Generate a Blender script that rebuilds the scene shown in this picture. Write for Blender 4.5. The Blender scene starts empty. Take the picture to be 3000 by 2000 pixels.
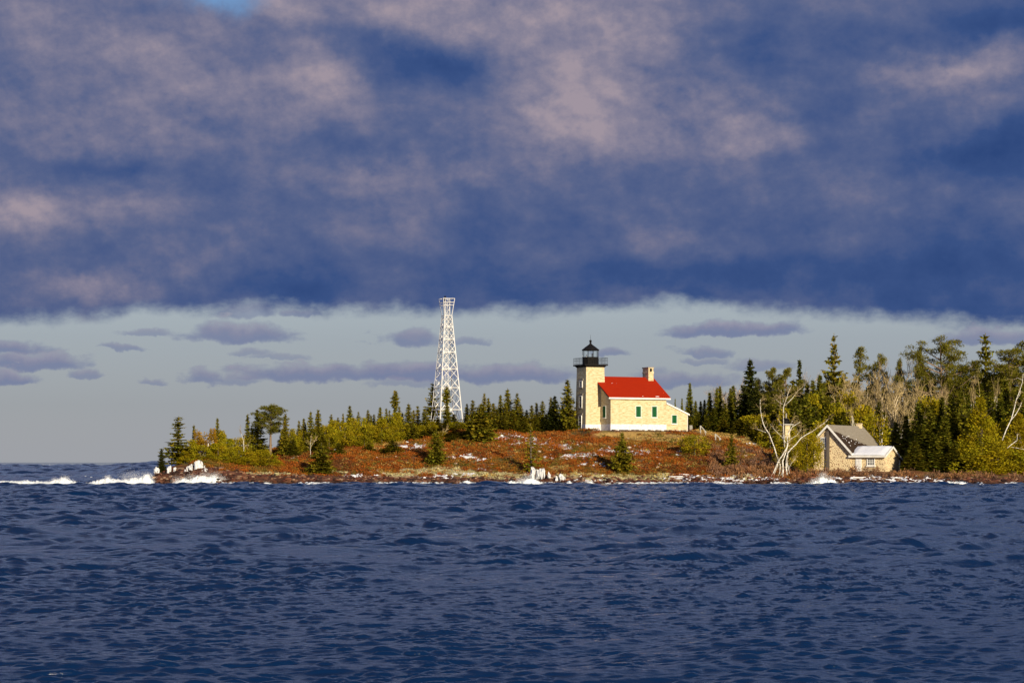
import bpy, math, random
import numpy as np

# ------------------------------------------------------------------ camera, sky, sun, exposure
scene = bpy.context.scene
COL = scene.collection
F = 5940.0          # focal length in pixels of the 3000 px wide photograph
HC = 3.6            # eye height above the lake, metres
HOR = 1353.0        # row of the horizon in the photograph
R = math.radians

def lin(r, g, b):
    f = lambda c: (c / 255 / 12.92) if c / 255 <= 0.04045 else ((c / 255 + 0.055) / 1.055) ** 2.4
    return (f(r), f(g), f(b))

cam_d = bpy.data.cameras.new("camera")
cam = bpy.data.objects.new("camera", cam_d)
COL.objects.link(cam)
cam.location = (0, 0, HC)
cam.rotation_euler = (R(90), 0, 0)
cam_d.sensor_width = 36.0
cam_d.lens = 36.0 * F / 3000.0
cam_d.shift_y = (HOR - 1000.0) / 3000.0
cam_d.clip_start = 0.5
cam_d.clip_end = 60000
scene.camera = cam

SUN_EL = 17.0
sun_h = (0.41, -0.912)                       # horizontal direction towards the sun
sun_d = bpy.data.lights.new("sun", 'SUN')
sun_d.energy = 5.0
sun_d.angle = R(0.5)
sun_d.color = (1.0, 0.86, 0.62)
sun = bpy.data.objects.new("sun", sun_d)
COL.objects.link(sun)
_n = math.hypot(*sun_h)
_sv = (sun_h[0] / _n * math.cos(R(SUN_EL)), sun_h[1] / _n * math.cos(R(SUN_EL)), math.sin(R(SUN_EL)))
from mathutils import Vector
sun.rotation_euler = Vector(_sv).to_track_quat('Z', 'Y').to_euler()

scene.view_settings.view_transform = 'Standard'
scene.view_settings.look = 'None'
scene.view_settings.exposure = 0.32
scene.view_settings.gamma = 1.0

# ---- world: Nishita sky for the clear band, cloud deck and small clouds by direction
world = bpy.data.worlds.new("World")
scene.world = world
world.use_nodes = True
wt = world.node_tree
wt.nodes.clear()
WN, WL = wt.nodes, wt.links

def wm(op, a, b=None, c=None, clamp=False):
    n = WN.new('ShaderNodeMath'); n.operation = op; n.use_clamp = clamp
    for i, v in enumerate((a, b, c)):
        if v is None: continue
        if isinstance(v, (int, float)): n.inputs[i].default_value = v
        else: WL.new(v, n.inputs[i])
    return n.outputs[0]

def wv(op, a, b=None):
    n = WN.new('ShaderNodeVectorMath'); n.operation = op
    for i, v in enumerate((a, b)):
        if v is None: continue
        if isinstance(v, (tuple, list)): n.inputs[i].default_value = v
        else: WL.new(v, n.inputs[i])
    return n.outputs[1] if op in ('DOT_PRODUCT', 'LENGTH', 'DISTANCE') else n.outputs[0]

def wsmooth(v, lo, hi):
    n = WN.new('ShaderNodeMapRange'); n.interpolation_type = 'SMOOTHSTEP'
    WL.new(v, n.inputs[0]); n.inputs[1].default_value = lo; n.inputs[2].default_value = hi
    return n.outputs[0]

def wmix(fac, a, b):
    n = WN.new('ShaderNodeMix'); n.data_type = 'RGBA'
    if isinstance(fac, (int, float)): n.inputs[0].default_value = fac
    else: WL.new(fac, n.inputs[0])
    for i, v in ((6, a), (7, b)):
        if isinstance(v, (tuple, list)): n.inputs[i].default_value = (*v[:3], 1)
        else: WL.new(v, n.inputs[i])
    return n.outputs[2]

def wnoise(vec, scale, detail, rough=0.55, lac=2.0):
    n = WN.new('ShaderNodeTexNoise'); n.inputs['Scale'].default_value = scale
    n.inputs['Detail'].default_value = detail; n.inputs['Roughness'].default_value = rough
    n.inputs['Lacunarity'].default_value = lac
    WL.new(vec, n.inputs['Vector'])
    return n

def wramp(fac, stops):
    n = WN.new('ShaderNodeValToRGB')
    cr = n.color_ramp
    while len(cr.elements) < len(stops): cr.elements.new(0.5)
    for e, (p, c) in zip(cr.elements, stops):
        e.position = p; e.color = (*c, 1)
    WL.new(fac, n.inputs[0])
    return n.outputs[0]

def dirang(px, py):
    az = math.atan((px - 1500) / F)
    return az * 1000, math.atan((HOR - py) / F * math.cos(az)) * 1000     # milliradians

tc = WN.new('ShaderNodeTexCoord')
dvec = tc.outputs['Generated']
sx = WN.new('ShaderNodeSeparateXYZ'); WL.new(dvec, sx.inputs[0])
az = wm('MULTIPLY', wm('ARCTAN2', sx.outputs[0], sx.outputs[1]), 1000)
el = wm('MULTIPLY', wm('ARCSINE', sx.outputs[2]), 1000)
cb = WN.new('ShaderNodeCombineXYZ'); WL.new(az, cb.inputs[0]); WL.new(el, cb.inputs[1])
uv = cb.outputs[0]
# warp the cloud coordinates so that outlines are ragged
w1 = wnoise(dvec, 16, 6, 0.58)
w2 = wnoise(dvec, 75, 5, 0.6)
warp1 = wv('MULTIPLY', wv('SUBTRACT', w1.outputs['Color'], (0.5, 0.5, 0.5)), (52, 36, 0))
warp2 = wv('MULTIPLY', wv('SUBTRACT', w2.outputs['Color'], (0.5, 0.5, 0.5)), (18, 11, 0))
uvw = wv('ADD', wv('ADD', uv, warp1), warp2)
uvs = wv('ADD', uv, wv('MULTIPLY', wv('SUBTRACT', w2.outputs['Color'], (0.5, 0.5, 0.5)), (20, 9, 0)))

# broad light and dark masses of the cloud deck: px, py, radius x, radius y, strength
DECK = [
    (1760, 262, 235, 150, .50), (1560, 235, 150, 95, .20), (1640, 385, 140, 80, .20),
    (1290, 45, 300, 85, .40), (1560, 20, 200, 60, .25), (957, 205, 140, 85, .34), (700, 285, 190, 60, .20),
    (310, 360, 190, 60, .20), (340, 150, 300, 120, .18), (60, 615, 140, 48, .42), (400, 590, 130, 60, .22),
    (270, 845, 150, 42, .34), (545, 770, 60, 50, .12), (1090, 500, 90, 45, .26), (1370, 490, 115, 42, .20),
    (810, 40, 100, 48, .34), (2760, 185, 180, 50, .40), (2940, 150, 130, 55, .30), (2900, 290, 220, 75, .18),
    (2195, 390, 95, 55, .32), (2297, 425, 80, 55, .18), (2160, 280, 150, 65, .20), (1870, 857, 100, 25, .18),
    (2040, 735, 230, 35, .10), (1900, 50, 260, 60, .16), (1255, 640, 120, 60, .10),
    (1244, 190, 190, 75, -.36), (1010, 120, 150, 55, -.24), (830, 815, 230, 50, -.16), (2840, 440, 240, 70, -.20),
    (2760, 55, 380, 75, -.16), (320, 478, 260, 38, -.16), (1000, 400, 230, 45, -.12), (2250, 800, 480, 50, -.14),
]
acc = None
for (px, py, rx, ry, amp) in DECK:
    a0, e0 = dirang(px, py)
    v = wv('MULTIPLY', wv('SUBTRACT', uvw, (a0, e0, 0)), (F / rx / 1000, F / ry / 1000, 0))
    g = wm('POWER', 0.42, wv('DOT_PRODUCT', v, v))
    acc = wm('MULTIPLY_ADD', g, amp, 0.0 if acc is None else acc)
fine = wnoise(wv('MULTIPLY', dvec, (1, 1, 1.45)), 19, 10, 0.60)
broad = wnoise(wv('MULTIPLY', dvec, (1, 1, 2.0)), 6, 4, 0.5)
side = wm('MULTIPLY', az, -0.00028)                                     # the deck is paler towards the north-west
side = wm('MINIMUM', wm('MAXIMUM', side, -0.10), 0.10)
t = wm('MULTIPLY_ADD', fine.outputs[0], 0.74, 0.065)
t = wm('MULTIPLY_ADD', broad.outputs[0], 0.25, t)
lit = wnoise(wv('ADD', wv('MULTIPLY', dvec, (1, 1, 1.45)), (-0.006, 0.0, -0.011)), 19, 10, 0.60)      # sunlit upper edges of the billows
puff = wnoise(wv('MULTIPLY', dvec, (1, 1, 1.3)), 52, 8, 0.62)
puff2 = wnoise(wv('ADD', wv('MULTIPLY', dvec, (1, 1, 1.3)), (-0.0025, 0.0, -0.0045)), 52, 8, 0.62)
relief = wm('ADD', wm('MULTIPLY', wm('SUBTRACT', lit.outputs[0], fine.outputs[0]), -0.85), wm('MULTIPLY', wm('SUBTRACT', puff.outputs[0], puff2.outputs[0]), 0.85))
t = wm('ADD', wm('ADD', t, -0.150), wm('ADD', acc, side))
t = wm('MULTIPLY_ADD', wsmooth(el, 135, 85), -0.09, t)
t = wm('MULTIPLY_ADD', relief, wm('MULTIPLY_ADD', wsmooth(t, 0.25, 0.70), 0.62, 0.16), t)
up = wm('MULTIPLY', wsmooth(el, 200, 280), 0.26)                         # higher up the deck is thinner
t = wm('ADD', t, up)
deck_col = wramp(t, [(0.0, lin(44, 70, 122)), (0.20, lin(58, 82, 132)), (0.40, lin(87, 100, 139)), (0.58, lin(112, 115, 144)),
                     (0.78, lin(134, 130, 151)), (1.0, lin(160, 148, 160))])
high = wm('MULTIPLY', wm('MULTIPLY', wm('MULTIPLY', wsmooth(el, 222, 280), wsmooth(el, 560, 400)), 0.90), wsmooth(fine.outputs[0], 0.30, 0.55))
deck_col = wmix(high, deck_col, lin(166, 190, 238))     # unseen bright sky band, added to lighten the water's reflections
deck_col = wmix(wm('MULTIPLY', wsmooth(el, 480, 700), 0.75), deck_col, lin(72, 92, 138))   # unseen overhead sky, darkened so steep wave faces reflect less
# blue gap high on the left
a0, e0 = dirang(655, 12)
v = wv('MULTIPLY', wv('SUBTRACT', uvw, (a0, e0, 0)), (F / 85 / 1000, F / 34 / 1000, 0))
deck_col = wmix(wm('POWER', 0.35, wv('DOT_PRODUCT', v, v)), deck_col, lin(112, 150, 196))

# clear band under the deck
clear_tint = wramp(wm('MULTIPLY', el, 1 / 80.0), [(0.0, lin(158, 161, 170)), (0.35, lin(149, 155, 166)), (0.75, lin(154, 163, 175)), (1.0, lin(163, 174, 184))])
sky = WN.new('ShaderNodeTexSky')
sky.sky_type = 'NISHITA'; sky.sun_disc = False
sky.sun_elevation = R(SUN_EL)
sky.sun_rotation = math.atan2(sun_h[0], sun_h[1])
nish = wv('MULTIPLY', sky.outputs[0], (0.1, 0.1, 0.1))
clear = wmix(0.12, clear_tint, nish)

# small flat clouds in the clear band: px, py, half width, half height, opacity
SMALL = [
    (708, 972, 165, 30, .9), (446, 977, 85, 9, .6), (363, 1016, 70, 10, .7), (95, 1054, 165, 26, .9), (30, 1012, 110, 22, .9),
    (40, 1103, 90, 20, .9), (245, 1096, 60, 12, .7), (735, 1030, 60, 12, .55), (815, 1043, 90, 9, .5), (593, 1100, 55, 20, .8),
    (690, 1107, 75, 15, .6), (446, 1119, 40, 10, .6), (940, 1090, 250, 24, .9), (1212, 1087, 280, 27, .95), (1480, 1090, 280, 26, .9),
    (1205, 988, 90, 28, .85), (1375, 996, 65, 13, .6), (1180, 1119, 110, 11, .5), (2157, 962, 225, 20, .95), (2065, 1026, 85, 17, .75),
    (2050, 1055, 70, 10, .55), (2223, 1067, 95, 16, .6), (2010, 1110, 170, 24, .8), (2920, 985, 200, 24, .85), (1790, 1028, 70, 14, .75),
    (740, 905, 90, 22, .6), (880, 915, 60, 12, .7), (1910, 1088, 70, 16, .5),
]
w5 = wnoise(wv('MULTIPLY', dvec, (1, 1, 2.6)), 48, 5, 0.6)
wisp = wm('MULTIPLY_ADD', w5.outputs[0], -3.2, 2.6)
mask = None; lift = None
uflat = WN.new('ShaderNodeSeparateXYZ'); WL.new(uvs, uflat.inputs[0])
for (px, py, rx, ry, op) in SMALL:
    a0, e0 = dirang(px, py + ry * 0.55)
    du = wm('MULTIPLY', wm('SUBTRACT', uflat.outputs[0], a0), F / rx / 1000)
    dv = wm('MULTIPLY', wm('SUBTRACT', uflat.outputs[1], e0), F / (ry * 1.5) / 1000)
    dn = wm('MULTIPLY', wm('MINIMUM', dv, 0.0), 2.2)                      # flatter underside
    dd = wm('ADD', wm('MULTIPLY', du, du), wm('ADD', wm('MULTIPLY', dv, dv), wm('MULTIPLY', dn, dn)))
    m_ = wm('MULTIPLY', wsmooth(wm('MULTIPLY', dd, wisp), 1.45, 0.15), op)
    mask = m_ if mask is None else wm('MAXIMUM', mask, m_)
    l_ = wm('MULTIPLY', m_, dv)
    lift = l_ if lift is None else wm('MAXIMUM', lift, l_)
small_col = wramp(wm('ADD', lift, wm('MULTIPLY_ADD', w2.outputs[0], 0.5, -0.25)), [(0.0, lin(112, 123, 158)), (0.30, lin(124, 128, 158)), (0.85, lin(154, 150, 168))])
low = wmix(wm('MULTIPLY', mask, 0.92), clear, small_col)

# ragged lower edge of the deck
fc = WN.new('ShaderNodeFloatCurve')
EDGE = [(0, 945), (230, 935), (480, 905), (640, 918), (800, 896), (1000, 912), (1300, 918), (1700, 905), (2050, 893), (2170, 902), (2320, 915), (2600, 925), (3000, 955)]
pts = [((dirang(px, py)[0] + 400) / 800, dirang(px, py)[1] / 100) for px, py in EDGE]
cv = fc.mapping.curves[0]
cv.points[0].location = (0, pts[0][1]); cv.points[1].location = (1, pts[-1][1])
for p in pts: cv.points.new(*p)
fc.mapping.update()
WL.new(wm('MULTIPLY', wm('ADD', az, 400), 1 / 800, clamp=True), fc.inputs['Value'])
edge = wm('MULTIPLY', fc.outputs[0], 100)
w3 = wnoise(wv('MULTIPLY', dvec, (1, 1, 1.6)), 60, 7, 0.62)
w4 = wnoise(dvec, 26, 3, 0.5)
rag = wm('MULTIPLY_ADD', w3.outputs[0], 14, wm('MULTIPLY_ADD', w4.outputs[0], 10, -12))
dm = wsmooth(wm('SUBTRACT', wm('ADD', el, rag), edge), -4.5, 6.0)
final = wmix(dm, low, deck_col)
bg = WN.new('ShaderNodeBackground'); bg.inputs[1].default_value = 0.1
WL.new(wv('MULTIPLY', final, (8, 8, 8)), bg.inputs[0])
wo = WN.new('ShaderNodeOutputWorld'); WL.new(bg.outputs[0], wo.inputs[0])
world.cycles.sampling_method = 'MANUAL'
world.cycles.sample_map_resolution = 512

# ------------------------------------------------------------------ helpers
rng0 = np.random.default_rng(7)

def hash2(ix, iy, seed):
    h = (ix.astype(np.int64) * 374761393 + iy.astype(np.int64) * 668265263 + seed * 974634777) & 0xFFFFFFFF
    h = ((h ^ (h >> 13)) * 1274126177) & 0xFFFFFFFF
    h = h ^ (h >> 16)
    return (h & 0xFFFF) / 65535.0

def vnoise(x, y, seed=0):
    x = np.asarray(x, float); y = np.asarray(y, float)
    ix = np.floor(x); iy = np.floor(y); fx = x - ix; fy = y - iy
    fx = fx * fx * (3 - 2 * fx); fy = fy * fy * (3 - 2 * fy)
    a = hash2(ix, iy, seed); b = hash2(ix + 1, iy, seed); c = hash2(ix, iy + 1, seed); d = hash2(ix + 1, iy + 1, seed)
    return (a * (1 - fx) + b * fx) * (1 - fy) + (c * (1 - fx) + d * fx) * fy

def fbm(x, y, seed=0, octv=5, gain=0.5):
    s = 0; a = 1; n = 0
    for k in range(octv):
        s = s + a * vnoise(x * 2 ** k + 17.3 * k, y * 2 ** k - 9.1 * k, seed + k); n += a; a *= gain
    return s / n                                       # 0..1, mean 0.5

def sstep(v, lo, hi):
    t_ = np.clip((v - lo) / (hi - lo), 0, 1)
    return t_ * t_ * (3 - 2 * t_)

def at(px, py, Y):
    """Point at distance Y that the photograph shows at px, py."""
    return ((px - 1500) / F * Y, Y, HC - (py - HOR) / F * Y)

def new_mesh(name, verts, faces, mat=None, smooth=False, tint=None):
    """verts (n,3); faces: array (m,k) or a list of lists; tint (m,3) colour of each face."""
    me = bpy.data.meshes.new(name)
    verts = np.asarray(verts, np.float32).reshape(-1, 3)
    if isinstance(faces, np.ndarray):
        m, k = faces.shape
        flat = faces.astype(np.int32).ravel(); tot = np.full(m, k, np.int32)
    else:
        m = len(faces); tot = np.array([len(f) for f in faces], np.int32)
        flat = np.array([i for f in faces for i in f], np.int32)
    start = np.concatenate(([0], np.cumsum(tot)[:-1])).astype(np.int32)
    me.vertices.add(len(verts)); me.vertices.foreach_set('co', verts.ravel())
    me.loops.add(len(flat)); me.loops.foreach_set('vertex_index', flat)
    me.polygons.add(m); me.polygons.foreach_set('loop_start', start); me.polygons.foreach_set('loop_total', tot)
    me.update(calc_edges=True); me.validate()
    me.polygons.foreach_set('use_smooth', np.full(len(me.polygons), bool(smooth)))
    if tint is not None:
        at_ = me.attributes.new('tint', 'FLOAT_COLOR', 'FACE')
        c = np.ones((m, 4), np.float32); c[:, :3] = tint
        at_.data.foreach_set('color', c.ravel())
    if mat: me.materials.append(mat)
    return me

def link(name, me, parent=None, loc=None):
    o = bpy.data.objects.new(name, me)
    COL.objects.link(o)
    if parent is not None: o.parent = parent
    if loc is not None: o.location = loc
    return o

def tag(o, label=None, cat=None, group=None, kind=None):
    if label: o['label'] = label
    if cat: o['category'] = cat
    if group: o['group'] = group
    if kind: o['kind'] = kind
    return o

def empty(name, loc=(0, 0, 0), rz=0.0):
    o = bpy.data.objects.new(name, None)
    o.empty_display_size = 0.3
    COL.objects.link(o); o.location = loc; o.rotation_euler = (0, 0, rz)
    return o

class MB:
    """Collects boxes, prisms and tubes into one mesh."""
    def __init__(s): s.v = []; s.f = []
    def add(s, vs, fs):
        n = len(s.v); s.v += [tuple(p) for p in vs]; s.f += [[i + n for i in f] for f in fs]; return s
    def box(s, x0, x1, y0, y1, z0, z1):
        v = [(x0, y0, z0), (x1, y0, z0), (x1, y1, z0), (x0, y1, z0), (x0, y0, z1), (x1, y0, z1), (x1, y1, z1), (x0, y1, z1)]
        return s.add(v, [(0, 3, 2, 1), (4, 5, 6, 7), (0, 1, 5, 4), (1, 2, 6, 5), (2, 3, 7, 6), (3, 0, 4, 7)])
    def prism(s, poly, off):
        """poly: list of 3-D points; swept by vector off."""
        n = len(poly); off = Vector(off)
        v = [tuple(p) for p in poly] + [tuple(Vector(p) + off) for p in poly]
        return s.add(v, [tuple(range(n - 1, -1, -1)), tuple(range(n, 2 * n))] + [(i, (i + 1) % n, n + (i + 1) % n, n + i) for i in range(n)])
    def loft(s, rings, cap=True):
        k = len(rings[0]); v = [p for r in rings for p in r]; f = []
        for a in range(len(rings) - 1):
            for i in range(k):
                f.append((a * k + i, a * k + (i + 1) % k, (a + 1) * k + (i + 1) % k, (a + 1) * k + i))
        if cap:
            f.append(tuple(range(k - 1, -1, -1))); f.append(tuple((len(rings) - 1) * k + i for i in range(k)))
        return s.add(v, f)
    def tube(s, pts, rad, n=5):
        rings = []; pts = [Vector(p) for p in pts]
        if isinstance(rad, (int, float)): rad = [rad] * len(pts)
        for i, p in enumerate(pts):
            d = (pts[min(i + 1, len(pts) - 1)] - pts[max(i - 1, 0)])
            if d.length < 1e-6: d = Vector((0, 0, 1))
            d.normalize()
            u = d.cross(Vector((0, 1, 0.13)))
            if u.length < 0.05: u = d.cross(Vector((1, 0, 0)))
            u.normalize(); w = d.cross(u)
            rings.append([tuple(p + (u * math.cos(2 * math.pi * k / n) + w * math.sin(2 * math.pi * k / n)) * rad[i]) for k in range(n)])
        return s.loft(rings)
    def lathe(s, prof, n=16, c=(0, 0), rot=0.0):
        return s.loft([[(c[0] + r * math.cos(rot + 2 * math.pi * k / n), c[1] + r * math.sin(rot + 2 * math.pi * k / n), z) for k in range(n)] for r, z in prof])
    def mesh(s, name, mat, smooth=False): return new_mesh(name, s.v, s.f, mat, smooth)
    def build(s, name, mat, parent=None, smooth=False): return link(name, s.mesh(name, mat, smooth), parent)

# ------------------------------------------------------------------ materials
class NT:
    def __init__(s, name):
        s.m = bpy.data.materials.new(name); s.m.use_nodes = True
        s.t = s.m.node_tree; s.n = s.t.nodes; s.l = s.t.links
        s.bsdf = s.n['Principled BSDF']
    def node(s, typ, **kw):
        n = s.n.new(typ)
        for k, v in kw.items(): setattr(n, k, v)
        return n
    def set(s, sock, v):
        if isinstance(v, (int, float)): sock.default_value = v
        elif isinstance(v, (tuple, list)): sock.default_value = (*v, 1) if len(v) == 3 and sock.type == 'RGBA' else v
        else: s.l.new(v, sock)
    def coord(s, scale=(1, 1, 1), which='Object'):
        c = s.node('ShaderNodeTexCoord'); m = s.node('ShaderNodeMapping')
        s.l.new(c.outputs[which], m.inputs[0]); m.inputs['Scale'].default_value = scale
        return m.outputs[0]
    def geo(s, scale=(1, 1, 1)):
        c = s.node('ShaderNodeNewGeometry'); m = s.node('ShaderNodeMapping')
        s.l.new(c.outputs['Position'], m.inputs[0]); m.inputs['Scale'].default_value = scale
        return m.outputs[0]
    def noise(s, vec, scale, detail=4, rough=0.55):
        n = s.node('ShaderNodeTexNoise'); s.l.new(vec, n.inputs['Vector'])
        n.inputs['Scale'].default_value = scale; n.inputs['Detail'].default_value = detail; n.inputs['Roughness'].default_value = rough
        return n.outputs[0]
    def mix(s, fac, a, b, mode='MIX'):
        n = s.node('ShaderNodeMix', data_type='RGBA', blend_type=mode)
        s.set(n.inputs[0], fac); s.set(n.inputs[6], a); s.set(n.inputs[7], b)
        return n.outputs[2]
    def ramp(s, fac, stops):
        n = s.node('ShaderNodeValToRGB'); cr = n.color_ramp
        while len(cr.elements) < len(stops): cr.elements.new(0.5)
        for e, (p, c) in zip(cr.elements, stops):
            e.position = p; e.color = (*c, 1) if len(c) == 3 else c
        s.l.new(fac, n.inputs[0]); return n.outputs[0]
    def math(s, op, a, b=0.0, clamp=False):
        n = s.node('ShaderNodeMath', operation=op, use_clamp=clamp); s.set(n.inputs[0], a); s.set(n.inputs[1], b); return n.outputs[0]
    def bump(s, h, strength=0.3, dist=0.05):
        n = s.node('ShaderNodeBump'); n.inputs['Strength'].default_value = strength; n.inputs['Distance'].default_value = dist
        s.l.new(h, n.inputs['Height']); s.l.new(n.outputs[0], s.bsdf.inputs['Normal'])
    def out(s, color, rough=0.8, spec=0.3):
        s.set(s.bsdf.inputs['Base Color'], color); s.set(s.bsdf.inputs['Roughness'], rough)
        s.bsdf.inputs['Specular IOR Level'].default_value = spec
        return s.m

def simple(name, c1, c2=None, scale=1.5, rough=0.7, stretch=(1, 1, 1), detail=5, spec=0.3, contrast=(0.35, 0.65), bump=0):
    k = NT(name)
    c2 = c2 or tuple(c * 0.8 for c in c1)
    n = k.noise(k.coord(stretch), scale, detail)
    if bump: k.bump(n, bump, 0.05)
    return k.out(k.ramp(n, [(contrast[0], c1), (contrast[1], c2)]), rough, spec)

def foliage(name, c1, c2, trans=0.25):
    """Leaf material: each clump's own tint, each tree's own hue."""
    k = NT(name)
    a = k.node('ShaderNodeAttribute', attribute_name='tint')
    oi = k.node('ShaderNodeObjectInfo')
    base = k.mix(oi.outputs['Random'], c1, c2)
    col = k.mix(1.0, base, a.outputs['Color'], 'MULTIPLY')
    df = k.node('ShaderNodeBsdfDiffuse'); k.set(df.inputs[0], col)
    tr = k.node('ShaderNodeBsdfTranslucent'); k.set(tr.inputs[0], col)
    mx = k.node('ShaderNodeMixShader'); mx.inputs[0].default_value = trans
    k.l.new(df.outputs[0], mx.inputs[1]); k.l.new(tr.outputs[0], mx.inputs[2])
    o = k.n['Material Output']; k.l.new(mx.outputs[0], o.inputs[0]); k.n.remove(k.bsdf)
    return k.m

def tinted(name, rough=0.9, gscale=3.0, amount=0.35, bump=0.0, spec=0.2):
    """Colour comes from each face of the mesh, broken up by fine noise."""
    k = NT(name)
    a = k.node('ShaderNodeAttribute', attribute_name='tint')
    n = k.noise(k.geo(), gscale, 6, 0.65)
    col = k.mix(1.0, a.outputs['Color'], k.ramp(n, [(0.25, (1 - amount,) * 3), (0.75, (1 + amount,) * 3)]), 'MULTIPLY')
    if bump: k.bump(n, bump, 0.12)
    return k.out(col, rough, spec)

M = {}
# cream brick with courses of darker brick
def brick_mat(name, pale, dark, rough=0.85):
    k = NT(name)
    c = k.node('ShaderNodeTexCoord')
    sp = k.node('ShaderNodeSeparateXYZ'); k.l.new(c.outputs['Object'], sp.inputs[0])
    h = k.math('ADD', sp.outputs[0], sp.outputs[1])
    cx = k.node('ShaderNodeCombineXYZ'); k.l.new(h, cx.inputs[0]); k.l.new(sp.outputs[2], cx.inputs[1])
    bt = k.node('ShaderNodeTexBrick'); k.l.new(cx.outputs[0], bt.inputs[0])
    bt.inputs['Scale'].default_value = 1.0; bt.inputs['Brick Width'].default_value = 0.42; bt.inputs['Row Height'].default_value = 0.15
    bt.inputs['Mortar Size'].default_value = 0.012; bt.inputs['Bias'].default_value = -0.1
    bt.inputs['Color1'].default_value = (0, 0, 0, 1); bt.inputs['Color2'].default_value = (1, 1, 1, 1); bt.inputs['Mortar'].default_value = (0.1, 0.1, 0.1, 1)
    mp = k.node('ShaderNodeMapping'); k.l.new(cx.outputs[0], mp.inputs[0]); mp.inputs['Scale'].default_value = (1.0, 3.2, 1)
    n = k.noise(mp.outputs[0], 1.3, 6, 0.68)
    patch = k.math('MULTIPLY', k.ramp(n, [(0.43, (0, 0, 0)), (0.60, (1, 1, 1))]), k.math('ADD', k.math('MULTIPLY', bt.outputs[0], 0.6), 0.4))
    big = k.noise(c.outputs['Object'], 0.35, 3)
    col = k.mix(patch, pale, dark)
    col = k.mix(k.math('MULTIPLY', big, 0.25), col, tuple(v * 0.72 for v in pale))
    k.bump(bt.outputs['Fac'], -0.2, 0.01)
    return k.out(col, rough, 0.2)
M['brick'] = brick_mat('cream_brick', (0.64, 0.565, 0.365), (0.37, 0.225, 0.07))
M['white'] = simple('white_paint', (0.80, 0.79, 0.76), (0.66, 0.65, 0.62), 1.2, 0.55)
M['limewash'] = simple('whitewashed_stone', (0.80, 0.79, 0.78), (0.60, 0.59, 0.59), 2.2, 0.85, bump=0.5)
def shingle(name, c1, c2, c3=None):
    k = NT(name)
    n = k.noise(k.coord((0.5, 0.5, 9)), 1.6, 5, 0.6)
    n2 = k.noise(k.coord((1, 1, 1)), 0.5, 4)
    col = k.ramp(n, [(0.3, c1), (0.7, c2)])
    col = k.mix(k.math('MULTIPLY', n2, 0.3), col, c3 or tuple(v * 0.8 for v in c1))
    k.bump(n, 0.25, 0.03)
    return k.out(col, 0.85, 0.05)
M['red_roof'] = shingle('red_shingles', (0.36, 0.022, 0.004), (0.29, 0.017, 0.004))
M['green'] = simple('green_shutter_paint', (0.003, 0.095, 0.026), (0.002, 0.07, 0.02), 3, 0.8, (1, 1, 0.2))
M['black'] = simple('black_iron', (0.005, 0.005, 0.006), (0.011, 0.009, 0.008), 3, 0.7, spec=0.15)
M['dark_wood'] = simple('weathered_board', (0.13, 0.11, 0.09), (0.08, 0.065, 0.055), 3, 0.85, (1, 1, 0.15))
M['grey_wood'] = simple('silvered_wood', (0.42, 0.40, 0.36), (0.30, 0.28, 0.25), 3, 0.85, (1, 1, 0.2))
M['steel'] = simple('white_painted_steel', (0.82, 0.81, 0.79), (0.70, 0.68, 0.65), 1.0, 0.45)
M['stone_lintel'] = simple('grey_sandstone', (0.34, 0.30, 0.25), (0.26, 0.22, 0.18), 3, 0.9)
M['dark_glass'] = simple('dark_window_glass', (0.012, 0.015, 0.022), (0.02, 0.024, 0.03), 1, 0.08, spec=0.6)
k = NT('lantern_glass')
k.bsdf.inputs['Transmission Weight'].default_value = 1.0; k.bsdf.inputs['IOR'].default_value = 1.02
M['glass'] = k.out((0.93, 0.96, 0.96), 0.02, 0.5)

def rubble(name, mortar, cols, scale, flat=1.6, width=0.07):
    """Rubble masonry: rounded stones of mixed colour bedded in pale mortar."""
    k = NT(name)
    c = k.node('ShaderNodeTexCoord')
    sp = k.node('ShaderNodeSeparateXYZ'); k.l.new(c.outputs['Object'], sp.inputs[0])
    h = k.math('ADD', sp.outputs[0], sp.outputs[1])
    cx = k.node('ShaderNodeCombineXYZ'); k.l.new(h, cx.inputs[0]); k.set(cx.inputs[1], k.math('MULTIPLY', sp.outputs[2], flat))
    wn = k.node('ShaderNodeTexNoise'); k.l.new(cx.outputs[0], wn.inputs['Vector']); wn.inputs['Scale'].default_value = 2.0
    ad = k.node('ShaderNodeVectorMath', operation='MULTIPLY_ADD'); k.l.new(wn.outputs['Color'], ad.inputs[0]); ad.inputs[1].default_value = (0.25, 0.25, 0); k.l.new(cx.outputs[0], ad.inputs[2])
    v1 = k.node('ShaderNodeTexVoronoi', feature='F1', voronoi_dimensions='2D'); k.l.new(ad.outputs[0], v1.inputs['Vector']); v1.inputs['Scale'].default_value = scale
    v2 = k.node('ShaderNodeTexVoronoi', feature='DISTANCE_TO_EDGE', voronoi_dimensions='2D'); k.l.new(ad.outputs[0], v2.inputs['Vector']); v2.inputs['Scale'].default_value = scale
    bw = k.node('ShaderNodeSeparateColor'); k.l.new(v1.outputs['Color'], bw.inputs[0])
    n = len(cols)
    stone = k.ramp(bw.outputs[0], [((i + 0.5) / n, cc) for i, cc in enumerate(cols)])
    stone_shrink = k.math('MULTIPLY', bw.outputs[1], 0.22)
    edge = k.math('SUBTRACT', v2.outputs['Distance'], stone_shrink)
    m = k.ramp(edge, [(width * 0.6, (0, 0, 0)), (width * 1.4, (1, 1, 1))])
    col = k.mix(m, mortar, stone)
    nn = k.noise(c.outputs['Object'], 5, 4)
    col = k.mix(0.45, col, k.mix(1.0, col, k.ramp(nn, [(0.3, (0.6,) * 3), (0.7, (1.35,) * 3)]), 'MULTIPLY'))
    k.bump(m, 0.6, 0.06)
    return k.out(col, 0.9, 0.15)
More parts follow.
